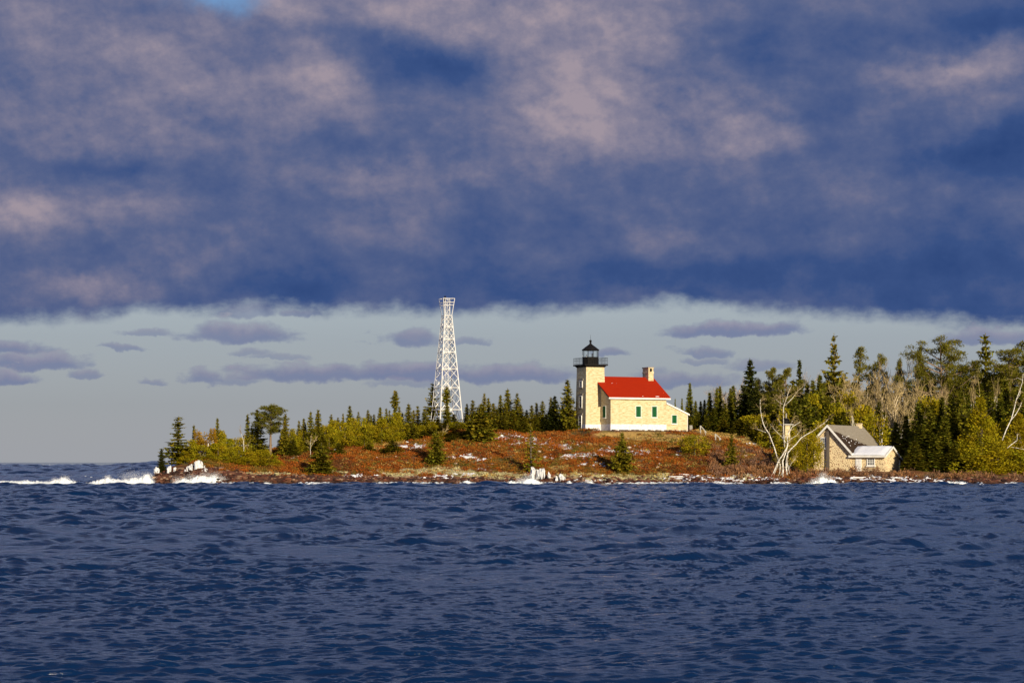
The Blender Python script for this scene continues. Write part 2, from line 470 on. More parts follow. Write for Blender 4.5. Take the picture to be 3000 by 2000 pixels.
M['rubble'] = rubble('fieldstone_masonry', (0.74, 0.60, 0.37), [(0.56, 0.43, 0.25), (0.24, 0.085, 0.05), (0.52, 0.41, 0.25), (0.38, 0.26, 0.15), (0.17, 0.10, 0.07), (0.54, 0.43, 0.26), (0.48, 0.35, 0.20)], 2.4, 1.7, 0.15)
M['dry_stone'] = rubble('dry_stone', (0.035, 0.022, 0.017), [(0.17, 0.11, 0.08), (0.09, 0.05, 0.04), (0.24, 0.18, 0.13), (0.12, 0.07, 0.05)], 2.6, 1.5, 0.06)
# cottage shingles: grey with a dark damp stain of their own shape
k = NT('old_grey_shingles')
n = k.noise(k.coord((0.5, 0.5, 8)), 1.8, 6, 0.65)
n2 = k.noise(k.coord((1, 1, 1)), 1.3, 5, 0.6)
sp = k.node('ShaderNodeSeparateXYZ'); k.l.new(k.coord(), sp.inputs[0])
base = k.ramp(n, [(0.3, (0.30, 0.27, 0.22)), (0.7, (0.20, 0.17, 0.13))])
low_ = k.math('SUBTRACT', 6.35, sp.outputs[2])                 # the moss and damp sit on the lower courses
y_ = k.math('MULTIPLY', k.math('SUBTRACT', sp.outputs[1], 3.0), -0.28)
st = k.math('ADD', k.math('ADD', k.math('MULTIPLY', low_, 0.9), y_), k.math('MULTIPLY', k.math('SUBTRACT', n2, 0.5), 1.6))
stain = k.ramp(st, [(0.30, (0, 0, 0)), (0.62, (1, 1, 1))])
k.bump(n, 0.3, 0.03)
M['old_roof'] = k.out(k.mix(stain, base, k.ramp(n, [(0.3, (0.050, 0.030, 0.018)), (0.7, (0.028, 0.017, 0.011))])), 0.9, 0.1)
k = NT('snow_cover'); n = k.noise(k.geo(), 3.0, 5)
k.bump(n, 0.3, 0.08)
M['snow'] = k.out(k.ramp(n, [(0.3, (0.84, 0.85, 0.88)), (0.7, (0.74, 0.76, 0.82))]), 0.7, 0.2)
k = NT('lake_ice'); n = k.noise(k.geo((6, 6, 1.2)), 1.6, 6, 0.65)
k.bump(n, 0.8, 0.15)
M['ice'] = k.out(k.ramp(n, [(0.28, (0.30, 0.29, 0.29)), (0.45, (0.70, 0.71, 0.73)), (0.7, (0.84, 0.85, 0.87))]), 0.45, 0.4)
k = NT('foam'); n = k.noise(k.geo((1, 1, 1.6)), 3.2, 7, 0.7)
k.bump(n, 0.7, 0.12)
M['foam'] = k.out(k.ramp(n, [(0.36, (0.24, 0.36, 0.42)), (0.48, (0.80, 0.83, 0.85)), (0.7, (0.88, 0.88, 0.88))]), 0.75, 0.2)
k = NT('spray'); M['spray'] = k.out((0.86, 0.87, 0.88), 0.9, 0.1)
M['bark'] = simple('spruce_bark', (0.13, 0.10, 0.075), (0.07, 0.05, 0.04), 4, 0.95, (1, 1, 0.4))
M['pine_bark'] = simple('pine_bark', (0.26, 0.19, 0.13), (0.14, 0.09, 0.06), 3, 0.95, (1, 1, 0.5))
M['birch_bark'] = simple('birch_bark', (0.78, 0.75, 0.68), (0.22, 0.19, 0.16), 2.6, 0.8, (1, 1, 2.5), contrast=(0.47, 0.64))
M['tan_bark'] = simple('bare_tree_bark', (0.60, 0.50, 0.34), (0.40, 0.31, 0.19), 1.5, 0.9)
M['twig'] = simple('bare_twigs', (0.42, 0.32, 0.15), (0.26, 0.19, 0.09), 0.6, 0.95)
M['grey_twig'] = simple('grey_twigs', (0.33, 0.28, 0.24), (0.22, 0.17, 0.14), 0.6, 0.95)
M['spruce'] = foliage('spruce_needles', (0.205, 0.185, 0.016), (0.245, 0.205, 0.018))
M['dark_spruce'] = foliage('dark_spruce_needles', (0.050, 0.060, 0.012), (0.075, 0.078, 0.013))
M['fir'] = foliage('fir_needles', (0.19, 0.19, 0.02), (0.235, 0.215, 0.021))
M['pine'] = foliage('pine_needles', (0.150, 0.145, 0.017), (0.185, 0.165, 0.019))
M['cedar'] = foliage('golden_cedar_leaves', (0.40, 0.31, 0.012), (0.32, 0.275, 0.013), 0.3)
M['green_cedar'] = foliage('green_cedar_leaves', (0.31, 0.265, 0.013), (0.38, 0.295, 0.014), 0.3)
M['ochre'] = foliage('ochre_leaves', (0.36, 0.20, 0.015), (0.30, 0.19, 0.014), 0.3)
M['ground'] = tinted('ground_cover', 0.95, 2.2, 0.45, 0.5)
M['shrub'] = tinted('heath_leaves', 0.95, 1.2, 0.30, 0.0, 0.1)
# ------------------------------------------------------------------ terrain
def zt(py, Y): return HC - (py - HOR) * Y / F
SH = lambda px: 315.0 + 2.5 * np.exp(-((px - 480) / 160.0) ** 2) + 1.2 * np.sin(px / 170.0) + 0.8 * np.sin(px / 61.0 + 1)
TT = np.arange(-10, 150.1, 0.5)
_cols = {   # px: (metres behind the waterline, height)
    380: [(-10, -3), (0, -2.2), (10, -2.2), (150, -3)],
    424: [(-10, -3), (0, -1.2), (6, -0.6), (14, -1.0), (150, -3)],
    440: [(-10, -2.4), (-2, -0.6), (0, 0.1), (3, 1.0), (8, 1.2), (14, 0.4), (22, -1), (150, -3)],
    470: [(-10, -2.2), (-2, -0.5), (0, 0.5), (3, 1.5), (7, 2.1), (14, 1.6), (24, -1), (150, -3)],
    520: [(-10, -2.2), (-2, -0.5), (0, 0.4), (3, 1.7), (6, 2.6), (12, 3.2), (25, 2.4), (40, -1), (150, -3)],
    600: [(-10, -2.2), (-2, -0.5), (0, 0.3), (3, 1.5), (5, 2.6), (11, 3.7), (25, 3.6), (45, 1), (60, -1), (150, -3)],
    750: [(-10, -2.2), (-2, -0.5), (0, 0.2), (3, 1.2), (8, 2.2), (14, 3.1), (25, 4.2), (40, 5.1), (60, 4.6), (90, 0), (150, -3)],
    900: [(-10, -2.2), (-2, -0.5), (0, 0.2), (3, 1.0), (8, 1.8), (18, 3.7), (28, 5.4), (42, 7.0), (60, 7.2), (100, 3), (150, -2)],
    1150: [(-10, -2.2), (-2, -0.5), (0, 0.1), (3, 0.8), (8, 1.8), (18, 4.2), (28, 6.1), (42, 8.0), (60, 8.8), (100, 6), (150, -2)],
    1300: [(-10, -2.2), (-2, -0.5), (0, 0.1), (3, 0.8), (8, 1.7), (18, 4.2), (28, 6.4), (42, 8.9), (60, 9.8), (75, 9.8), (110, 6), (150, 0)],
    1450: [(-10, -2.2), (-2, -0.5), (0, 0.1), (3, 0.8), (8, 1.7), (18, 4.2), (28, 6.5), (42, 8.7), (60, 9.5), (75, 9.5), (110, 7), (150, 2)],
    1600: [(-10, -2.2), (-2, -0.5), (0, 0.1), (3, 0.8), (8, 1.7), (18, 4.1), (28, 6.1), (38, 7.5), (45, 8.5), (52, 9.2), (60, 9.2), (75, 9.2), (150, 4)],
    1800: [(-10, -2.2), (-2, -0.5), (0, 0.1), (3, 0.7), (8, 1.7), (18, 4.0), (28, 5.9), (38, 7.0), (43, 7.5), (46, 8.9), (60, 9.2), (75, 9.2), (150, 5)],
    2050: [(-10, -2.2), (-2, -0.5), (0, 0.1), (3, 0.7), (8, 1.6), (18, 3.8), (28, 5.7), (40, 7.3), (46, 8.2), (50, 8.9), (60, 9.1), (150, 7)],
    2200: [(-10, -2.2), (-2, -0.5), (0, 0.1), (3, 0.7), (8, 1.5), (18, 2.9), (28, 4.4), (40, 6.6), (50, 8.0), (70, 8.6), (150, 8)],
    2300: [(-10, -2.2), (-2, -0.5), (0, 0.1), (3, 0.7), (8, 1.3), (18, 2.2), (28, 3.1), (45, 5.2), (60, 6.8), (150, 8)],
    2450: [(-10, -2.2), (-2, -0.5), (0, 0.1), (3, 0.6), (8, 1.5), (13, 2.0), (30, 2.2), (38, 2.6), (60, 5.0), (150, 8)],
    2700: [(-10, -2.2), (-2, -0.5), (0, 0.1), (3, 0.6), (8, 1.4), (16, 1.9), (30, 2.3), (60, 4.5), (150, 7)],
    3000: [(-10, -2.2), (-2, -0.5), (0, 0.1), (3, 0.5), (8, 1.0), (16, 1.5), (30, 2.2), (60, 4.5), (150, 7)],
    4200: [(-10, -2.2), (-2, -0.5), (0, 0.1), (3, 0.5), (8, 1.0), (16, 1.5), (30, 2.2), (60, 4.5), (150, 7)],
}
_pk = sorted(_cols)
_tab = np.array([np.interp(TT, [a for a, _ in _cols[p]], [b for _, b in _cols[p]]) for p in _pk])
PXG = np.arange(360, 4201, 10.0)
_tab = np.array([np.interp(PXG, _pk, _tab[:, j]) for j in range(len(TT))]).T
_ker = np.array([1, 2, 3, 2, 1.]) / 9
_tab = np.apply_along_axis(lambda r: np.convolve(np.pad(r, 2, 'edge'), _ker, 'valid'), 1, _tab)
_tab[8:] = np.apply_along_axis(lambda r: np.convolve(np.pad(r, 2, 'edge'), _ker, 'valid'), 0, _tab)[8:]

def base_height(X, Y):
    px = 1500 + X * F / Y
    t_ = np.clip(Y - SH(px), -10, 149.9)
    i = np.clip((px - 360) / 10, 0, len(PXG) - 1.001); j = (t_ + 10) / 0.5
    i0 = np.floor(i).astype(int); j0 = np.clip(np.floor(j).astype(int), 0, len(TT) - 2)
    fi = i - i0; fj = j - j0
    z = (_tab[i0, j0] * (1 - fi) + _tab[i0 + 1, j0] * fi) * (1 - fj) + (_tab[i0, j0 + 1] * (1 - fi) + _tab[i0 + 1, j0 + 1] * fi) * fj
    return z, px, t_

HOUSE_O = (at(1789, 1260, 360)[0], 360.0, 9.2); HOUSE_R = R(25.4)
COT_O = (at(2427, 1380, 338)[0], 338.0, 2.0); COT_R = R(-30)

def local_xy(X, Y, O, r):
    dx = X - O[0]; dy = Y - O[1]
    return dx * math.cos(r) + dy * math.sin(r), -dx * math.sin(r) + dy * math.cos(r)

def height(X, Y):
    X = np.asarray(X, float); Y = np.asarray(Y, float)
    z, px, t_ = base_height(X, Y)
    rocky = np.exp(-((t_ - 1.0) / 4.0) ** 2)
    n = fbm(X / 6.0, Y / 6.0, 3, 5) - 0.5
    r = np.abs(fbm(X / 2.6, Y / 3.4, 21, 4) - 0.5) * 2
    calm = 1 - 0.7 * sstep(t_, 44, 50)
    z = z + n * 0.9 * sstep(t_, -1, 6) * calm + (0.5 - r) * 0.9 * rocky + (fbm(X * 1.1, Y * 1.1, 5, 3) - 0.5) * 0.30 * calm
    # levelled ground at the two houses
    lx, ly = local_xy(X, Y, HOUSE_O, HOUSE_R)
    d = np.maximum(np.maximum(-4.5 - lx, lx - 17.5), np.maximum(-1.6 - ly, ly - 12))
    w = 1 - sstep(d, 0.0, 2.2)
    z = z * (1 - w) + (HOUSE_O[2] - 0.03) * w
    lx, ly = local_xy(X, Y, COT_O, COT_R)
    d = np.maximum(np.maximum(-4 - lx, lx - 12), np.maximum(-0.6 - ly, ly - 17))
    w = 1 - sstep(d, 0.0, 2.5)
    z = z * (1 - w) + (COT_O[2] + 0.02) * w
    return z

def ground_z(X, Y): return float(height(np.array([X]), np.array([Y]))[0])

def Y_at(px, py):
    """Distance at which the ground is seen at px, py."""
    Ys = np.arange(314, 420, 0.25)
    X = (px - 1500) / F * Ys
    pyg = HOR - (height(X, Ys) - HC) * F / Ys
    hit = np.where(pyg <= py)[0]
    return float(Ys[hit[0]]) if len(hit) else 365.0

STEP = 0.30
gx = np.arange(-72, 126, STEP); gy = np.concatenate((np.arange(304, 366, STEP), np.arange(366, 462, 0.8)))
GX, GY = np.meshgrid(gx, gy)
GZ = height(GX, GY)
nx, ny = len(gx), len(gy)
idx = np.arange(nx * ny).reshape(ny, nx)
quads = np.stack([idx[:-1, :-1].ravel(), idx[:-1, 1:].ravel(), idx[1:, 1:].ravel(), idx[1:, :-1].ravel()], 1)

# patches of snow, pale lichen and dry grass: px, py, half width, half height as the photograph shows them
SNOWP = [(1205, 1306, 36, 7), (1175, 1304, 22, 5), (1350, 1338, 50, 7), (1400, 1343, 30, 6), (1560, 1294, 65, 9), (1610, 1300, 65, 9), (1655, 1308, 30, 9),
         (1700, 1335, 60, 7), (1660, 1340, 80, 5), (1780, 1318, 45, 7), (1740, 1360, 45, 6), (1860, 1322, 60, 9), (1410, 1375, 14, 4),
         (980, 1325, 14, 4), (1990, 1325, 12, 9), (1050, 1393, 40, 4), (1280, 1395, 60, 5), (1350, 1389, 50, 4), (1720, 1404, 60, 5), (2000, 1400, 60, 6),
         (2060, 1396, 40, 6), (2190, 1394, 40, 6), (2130, 1402, 90, 6), (2220, 1402, 60, 5), (2520, 1402, 45, 4), (2640, 1404, 90, 6), (2720, 1407, 60, 4),
         (2580, 1396, 30, 3), (2215, 1300, 14, 4), (2440, 1402, 30, 6), (870, 1338, 20, 4), (1470, 1271, 30, 4), (1500, 1283, 45, 7)]
LICH = [(1270, 1378, 90, 12), (1180, 1390, 60, 6), (1400, 1390, 120, 8), (1480, 1395, 90, 8), (1800, 1398, 130, 9), (1900, 1398, 70, 8), (1700, 1392, 60, 7),
        (1730, 1298, 22, 6), (820, 1388, 50, 4), (760, 1386, 40, 4), (990, 1383, 40, 4), (1930, 1398, 40, 12), (2180, 1398, 40, 8)]
GRASS = [(1930, 1282, 120, 14), (1860, 1272, 120, 9), (2010, 1288, 60, 12), (2075, 1268, 50, 10), (2110, 1275, 60, 12), (2210, 1290, 55, 22), (1960, 1290, 50, 8),
         (1110, 1300, 50, 8), (1150, 1298, 40, 6), (1640, 1370, 40, 8)]

def patch(px, py, spots):
    m = np.full(px.shape, -9.0)
    for (cx, cy, rx, ry) in spots:
        m = np.maximum(m, 1 - ((px - cx) / rx) ** 2 - ((py - cy) / ry) ** 2)
    return m

def ground_masks(X, Y, Z):
    px = 1500 + X * F / Y; py = HOR - (Z - HC) * F / Y
    t_ = Y - SH(px)
    f1 = fbm(X / 1.1, Y / 2.2, 40, 4) - 0.5; f2 = fbm(X / 3.0, Y / 4.0, 50, 4) - 0.5
    f3 = fbm(X / 0.45, Y / 0.8, 45, 3) - 0.5
    snow = sstep(patch(px, py, SNOWP) - 0.25 + f1 * 3.4 + f3 * 4.6 + f2 * 1.0, 0.0, 0.35)
    lich = sstep(patch(px, py, LICH) + f1 * 2.6 + f2 * 1.2, -0.1, 0.4)
    grass = sstep(patch(px, py, GRASS) + f2 * 1.4, -0.1, 0.4)
    edge = 5.0 + 2.0 * f2 * 2 + 2.5 * np.exp(-((px - 520) / 130.) ** 2)
    rock = 1 - sstep(t_ + f1 * 4.5, edge - 1.5, edge + 1.5)
    return px, py, t_, snow, lich, grass, rock

fX = GX[:-1, :-1].ravel() + STEP / 2; fY = 0.5 * (GY[:-1, :-1] + GY[1:, 1:]).ravel(); fZ = 0.25 * (GZ[:-1, :-1] + GZ[1:, 1:] + GZ[:-1, 1:] + GZ[1:, :-1]).ravel()
px, py, t_, snow, lich, grass, rock = ground_masks(fX, fY, fZ)
def cmix(a, b, m): return a * (1 - m[:, None]) + np.array(b) * m[:, None]
n1 = fbm(fX / 1.5, fY / 1.5, 60, 4); n2 = fbm(fX / 0.7, fY / 0.7, 70, 3)
tint = np.tile(np.array([[0.145, 0.058, 0.018]]), (len(fX), 1))
tint = cmix(tint, (0.15, 0.105, 0.033), sstep(n1, 0.5, 0.65))
tint = cmix(tint, (0.31, 0.20, 0.065), grass * 0.9)
tint = cmix(tint, (0.095, 0.038, 0.022), rock)
tint = cmix(tint, (0.19, 0.085, 0.045), rock * sstep(n2, 0.50, 0.66))
tint = cmix(tint, (0.26, 0.17, 0.11), rock * sstep(n2, 0.72, 0.8) * 0.7)
tint = cmix(tint, (0.030, 0.014, 0.011), rock * sstep(n1, 0.55, 0.42) * 0.75)
red = np.exp(-((px - 1980) / 190.) ** 2) * sstep(fZ, 1.0, 0.2)
tint = cmix(tint, (0.24, 0.045, 0.025), rock * red * 0.7)
tint = cmix(tint, (0.44, 0.38, 0.19), lich * (0.55 + 0.45 * n2))
tint = cmix(tint, (0.020, 0.011, 0.010), sstep(fZ, 0.62, 0.12) * rock * 0.8)      # wet band at the waterline
tint = cmix(tint, (0.86, 0.87, 0.90), snow)
terrain = link('terrain', new_mesh('terrain', np.stack([GX.ravel(), GY.ravel(), GZ.ravel()], 1), quads, M['ground'], True, tint))
tag(terrain, kind='structure')

# ------------------------------------------------------------------ water
def water_sheet():
    # rows by distance, columns by bearing; fine where waves show large, coarse towards the horizon and out to the sides
    d = [14.0]
    while d[-1] < 24000:
        x = d[-1]
        fine = x * x / (HC * F) * 0.75
        if x < 352: s = min(fine, max(fine * 0.6, 0.026), 0.20)
        elif x < 1200: s = min(fine * 0.55, 1.1)
        else: s = fine * 0.5
        if x < 30: s = max(s, 0.06)
        d.append(x + s)
        if len(d) > 4000: break
    d = np.array(d)
    fine_a = np.linspace(-17.5, 17.5, 1180)
    side = 17.5 + np.cumsum(np.geomspace(0.05, 5, 34))
    side = side[side < 88]
    ang = np.radians(np.concatenate((-side[::-1], fine_a, side)))
    da = np.gradient(ang); dd = np.gradient(d)
    D, A = np.meshgrid(d, ang, indexing='ij')
    X = (D * np.tan(np.clip(A, -1.5, 1.5) * 0 + A) * 0 + D * np.sin(A)).astype(np.float32); Y = (D * np.cos(A)).astype(np.float32)
    Z = np.zeros_like(X); DX = np.zeros_like(X); DY = np.zeros_like(X)
    rg = np.random.default_rng(11)
    N = 170
    lam = np.exp(np.linspace(math.log(0.12), math.log(9.0), N)) * rg.uniform(0.93, 1.07, N)
    th = 0.25 + rg.normal(0.30, 1.0, N) * np.where(lam < 1.5, 0.27, 0.50) + math.pi / 2 + math.pi
    st = 0.075 * np.where(lam > 0.38, (0.38 / lam) ** 0.50, 1.0)
    # gusts: patches where the short waves stand higher
    gust = 0.35 + 1.3 * fbm(X / 7.0, Y / 16.0, 90, 3).astype(np.float32)
    ZS = np.zeros_like(Z); ZM = np.zeros_like(Z); far = (0.45 + 1.05 * sstep(d, 34, 125) + 0.9 * sstep(d, 325, 420))[:, None].astype(np.float32)
    for i in range(N):
        L = lam[i]; kx = 2 * math.pi / L; a = st[i] / kx
        cross = np.maximum(dd * 1.0, 0)
        w = sstep(L / np.maximum(cross, 1e-3), 1.6, 3.4)
        rows = np.where(w > 0.01)[0]
        if len(rows) == 0: continue
        r0, r1 = rows[0], rows[-1] + 1
        cw = (d[r0:r1, None] * np.maximum(da, 1e-5)[None, :])
        ww = (w[r0:r1, None] * sstep(L / cw, 1.6, 3.4)).astype(np.float32)
        ph = (kx * (math.cos(th[i]) * X[r0:r1] + math.sin(th[i]) * Y[r0:r1]) + rg.uniform(0, 6.283)).astype(np.float32)
        amp = a * ww * (gust[r0:r1] if L < 4 else 1.0)
        if L > 0.65: amp = amp * far[r0:r1]
        else: amp = amp * (0.72 + 0.33 * sstep(d[r0:r1], 33, 70))[:, None].astype(np.float32)
        s_ = np.sin(ph); c_ = np.cos(ph)
        if L < 0.55: ZS[r0:r1] += amp * s_
        elif L < 1.7: ZM[r0:r1] += amp * s_
        else: Z[r0:r1] += amp * s_
        q = 0.95
        DX[r0:r1] += -q * amp * math.cos(th[i]) * -c_
        DY[r0:r1] += -q * amp * math.sin(th[i]) * -c_
    # short waves: flat troughs, peaked crests that lean downwind
    for B, c1, c2, ln in ((ZS, 0.75, 0.33, 0.35), (ZM, 0.72, 0.30, 0.32)):
        sg = B.std(axis=1, keepdims=True) + 1e-6
        B = np.clip(B, -2.6 * sg, 2.6 * sg)
        B = c1 * B + c2 * (B * B / sg - sg)
        DY += ln * np.maximum(B, 0); DX += 0.1 * np.maximum(B, 0)
        Z += B
    # swell out on the open lake, beyond the point
    for i in range(26):
        L = rg.uniform(22, 75); kx = 2 * math.pi / L; a = 0.015 * L * rg.uniform(0.3, 0.8)
        t2 = rg.normal(0.2, 0.7) + math.pi * 1.5
        w = (sstep(d, 380, 800) * sstep(L / dd, 1.6, 3.0))[:, None] * sstep(L / (d[:, None] * np.maximum(da, 1e-5)[None, :]), 1.6, 3.0)
        Z += (a * w * np.sin(kx * (math.cos(t2) * X + math.sin(t2) * Y) + rg.uniform(0, 6.28))).astype(np.float32)
    for i in range(14):
        L = rg.uniform(5, 17); kx = 2 * math.pi / L; a = 0.0062 * L * rg.uniform(0.5, 1.2)
        t2 = rg.normal(0.25, 0.5) + math.pi * 1.5
        w = (sstep(d, 90, 250) * sstep(L / dd, 1.6, 3.0))[:, None] * sstep(L / (d[:, None] * np.maximum(da, 1e-5)[None, :]), 1.6, 3.0)
        Z += (a * w * np.sin(kx * (math.cos(t2) * X + math.sin(t2) * Y) + rg.uniform(0, 6.28))).astype(np.float32)
    # calmer close inshore so the rocks stay clear
    X = X - DX; Y = Y - DY
    v = np.stack([X.ravel(), Y.ravel(), Z.ravel()], 1)
    ny_, nx_ = D.shape
    ix = np.arange(nx_ * ny_).reshape(ny_, nx_)
    q = np.stack([ix[:-1, :-1].ravel(), ix[:-1, 1:].ravel(), ix[1:, 1:].ravel(), ix[1:, :-1].ravel()], 1)
    print('water verts', len(v))
    return new_mesh('water', v, q, M['water'], True)

k = NT('lake_water')
g = k.geo((0.45, 1.0, 1.0))
b1 = k.noise(g, 7.0, 5, 0.65)
b2 = k.noise(k.geo((1, 1, 1)), 0.16, 3)
k.bump(b1, 0.62, 0.06)
k.bsdf.inputs['IOR'].default_value = 1.48
M['water'] = k.out(k.mix(b2, (0.0002, 0.010, 0.046), (0.0003, 0.013, 0.053)), 0.12, 0.5)
tag(link('water', water_sheet()), kind='structure')
# ------------------------------------------------------------------ lighthouse with keeper's dwelling
lh = empty('lighthouse', HOUSE_O, HOUSE_R)
tag(lh, 'cream brick lighthouse with square tower, black lantern and attached red-roofed dwelling', 'lighthouse')
L1, WH, PL = 11.34, 5.62, 1.15            # dwelling: length, wall height, plinth height
RY, RZ, EY, EZ = 5.83, 9.69, -0.45, 5.90  # ridge and eave of the dwelling roof
D2 = 2 * RY
SL = (RZ - EZ) / (RY - EY)
TC = (-0.98, RY)                          # tower centre
WB, WT, TZ = 4.15, 3.68, 11.57

def wall_with_gables(mb):
    for x in (0.0, L1):
        pass
    zt_ = lambda y: RZ - 0.12 - abs(y - RY) * SL
    poly = [(0, 0, PL), (0, D2, PL), (0, D2, zt_(D2)), (0, RY, zt_(RY)), (0, 0, zt_(0))]
    mb.prism(poly, (L1, 0, 0)); return mb
wall = wall_with_gables(MB()).build('wall', M['brick'], lh)
pl = MB().box(-0.04, L1 + 0.02, -0.05, D2, -0.6, PL - 0.003).build('foundation', M['limewash'], lh)
# roof: two pitched slabs with white fascia
th = 0.16
rf = MB()
rf.prism([(-0.58, EY, EZ - 0.02), (-0.58, RY, RZ), (-0.58, RY, RZ + th), (-0.58, EY - 0.04, EZ + th - 0.08)], (L1 + 1.2, 0, 0))
rf.prism([(-0.58, RY + 0.002, RZ), (-0.58, 2 * RY - EY, EZ - 0.02), (-0.58, 2 * RY - EY + 0.04, EZ + th - 0.08), (-0.58, RY + 0.002, RZ + th)], (L1 + 1.2, 0, 0))
roof = rf.build('roof', M['red_roof'], lh)
fs = MB()
fs.box(-0.60, L1 + 0.64, EY - 0.05, EY + 0.02, EZ - 0.30, EZ - 0.025)
fs.box(-0.56, L1 + 0.60, EY + 0.022, 0.10, EZ - 0.30, EZ - 0.24)
fs.build('fascia', M['white'], roof)
bb = MB()
for x in (-0.56, L1 + 0.56):
    MB().prism([(x, EY + 0.03, EZ - 0.26), (x, RY, RZ - 0.22), (x, RY, RZ - 0.005), (x, EY + 0.03, EZ - 0.015)], (0.05, 0, 0)).build('barge_board', M['dark_wood'], roof)
for (sx_, sy_, sw, sd) in ((2.3, 3.75, 0.30, 0.12), (3.2, 3.7, 0.10, 0.06), (9.4, -0.2, 0.55, 0.10), (6.4, -0.22, 0.14, 0.05)):
    z0 = EZ + 0.09 + (sy_ - EY) * SL
    sn = MB(); sn.add([(sx_ - sw, sy_ - sd, z0 - sd * SL), (sx_ + sw, sy_ - sd * .6, z0 - sd * .6 * SL), (sx_ + sw * .7, sy_ + sd, z0 + sd * SL), (sx_ - sw * .8, sy_ + sd * .7, z0 + sd * .7 * SL), (sx_, sy_, z0 + 0.08)],
           [(0, 1, 4), (1, 2, 4), (2, 3, 4), (3, 0, 4)])
    sn.build('snow_patch', M['snow'], roof)
# chimney of the dwelling
ch = MB().box(10.30, 11.36, 4.69, 6.87, 8.3, 10.55).box(10.24, 11.42, 4.62, 6.94, 10.55, 10.80).box(10.32, 11.34, 4.70, 6.86, 10.80, 11.45)
ch.box(10.26, 11.40, 4.64, 6.92, 11.45, 11.56)
chim = ch.build('chimney', M['brick'], lh)
MB().box(10.58, 10.98, 4.60, 4.69, 10.84, 11.40).build('flue_opening', M['black'], chim)
cap = MB().box(10.2, 11.46, 4.58, 6.98, 11.565, 11.66).build('chimney_cap', M['stone_lintel'], chim)
# lean-to kitchen at the far end
LX = 15.70
lz = lambda x: 4.86 - (x - L1) * (4.86 - 3.0) / (LX - L1)
lt = MB().prism([(L1, 0.012, -0.4), (LX, 0.012, -0.4), (LX, 0.012, lz(LX)), (L1, 0.012, lz(L1))], (0, 7.5, 0)).build('kitchen_wall', M['brick'], lh)
rk = MB().prism([(L1 - 0.02, -0.18, lz(L1) - 0.02), (LX + 0.42, -0.18, lz(LX + 0.42) - 0.02), (LX + 0.42, -0.18, lz(LX + 0.42) + 0.26), (L1 - 0.02, -0.18, lz(L1) + 0.26)], (0, 8.0, 0)).build('kitchen_roof', M['white'], lh)
MB().box(LX + 0.005, LX + 0.10, -0.02, 0.09, 0.0, 2.98).build('downspout', M['white'], lh)
MB().box(L1 + 0.03, LX - 0.005, -0.012, 0.011, -0.02, 0.14).build('kitchen_foundation', M['limewash'], lh)

def shuttered(parent, x0, x1, z0, z1, y=-0.0, axis='x', x=0.0):
    """Window closed by a pair of board shutters in a white frame, on the front (axis x) or the gable (axis y)."""
    def bx(mb, a0, a1, d0, d1, b0, b1):
        if axis == 'x': mb.box(a0, a1, y - d1, y - d0, b0, b1)
        else: mb.box(x - d1, x - d0, a0, a1, b0, b1)
        return mb
    fr = MB(); w = 0.10
    for a in ((x0, x0 + w, z0, z1), (x1 - w, x1, z0, z1), (x0 + w, x1 - w, z1 - w, z1), (x0 + w, x1 - w, z0, z0 + w * 0.8)):
        bx(fr, a[0], a[1], 0.0, 0.05, a[2], a[3])
    f = fr.build('window', M['white'], parent)
    mid = (x0 + x1) / 2
    for a0, a1 in ((x0 + w + .004, mid - 0.012), (mid + 0.012, x1 - w - .004)):
        s = bx(MB(), a0, a1, 0.0, 0.075, z0 + w * 0.8 + .004, z1 - w - .004)
        n_ = 3
        for q in range(n_):
            b0 = a0 + (a1 - a0) * (q + 0.06) / n_; b1 = a0 + (a1 - a0) * (q + 0.94) / n_
            bx(s, b0, b1, 0.076, 0.092, z0 + w + .03, z1 - w - .03)
        s.build('shutter', M['green'], f)
    s = bx(MB(), x0 - 0.08, x1 + 0.08, 0.0, 0.14, z0 - 0.11, z0 - 0.004); s.build('sill', M['white'], f)
    return f
shuttered(lh, 5.02, 6.20, 2.38, 4.46)
shuttered(lh, 8.30, 9.46, 2.38, 4.46)
shuttered(lh, 12.42, 13.58, 1.28, 2.95)
shuttered(lh, 1.75, 2.95, 2.28, 4.45, axis='y', x=0.0)
MB().box(6.05, 6.25, -0.056, -0.046, 0.86, 1.0).build('vent', M['black'], pl)

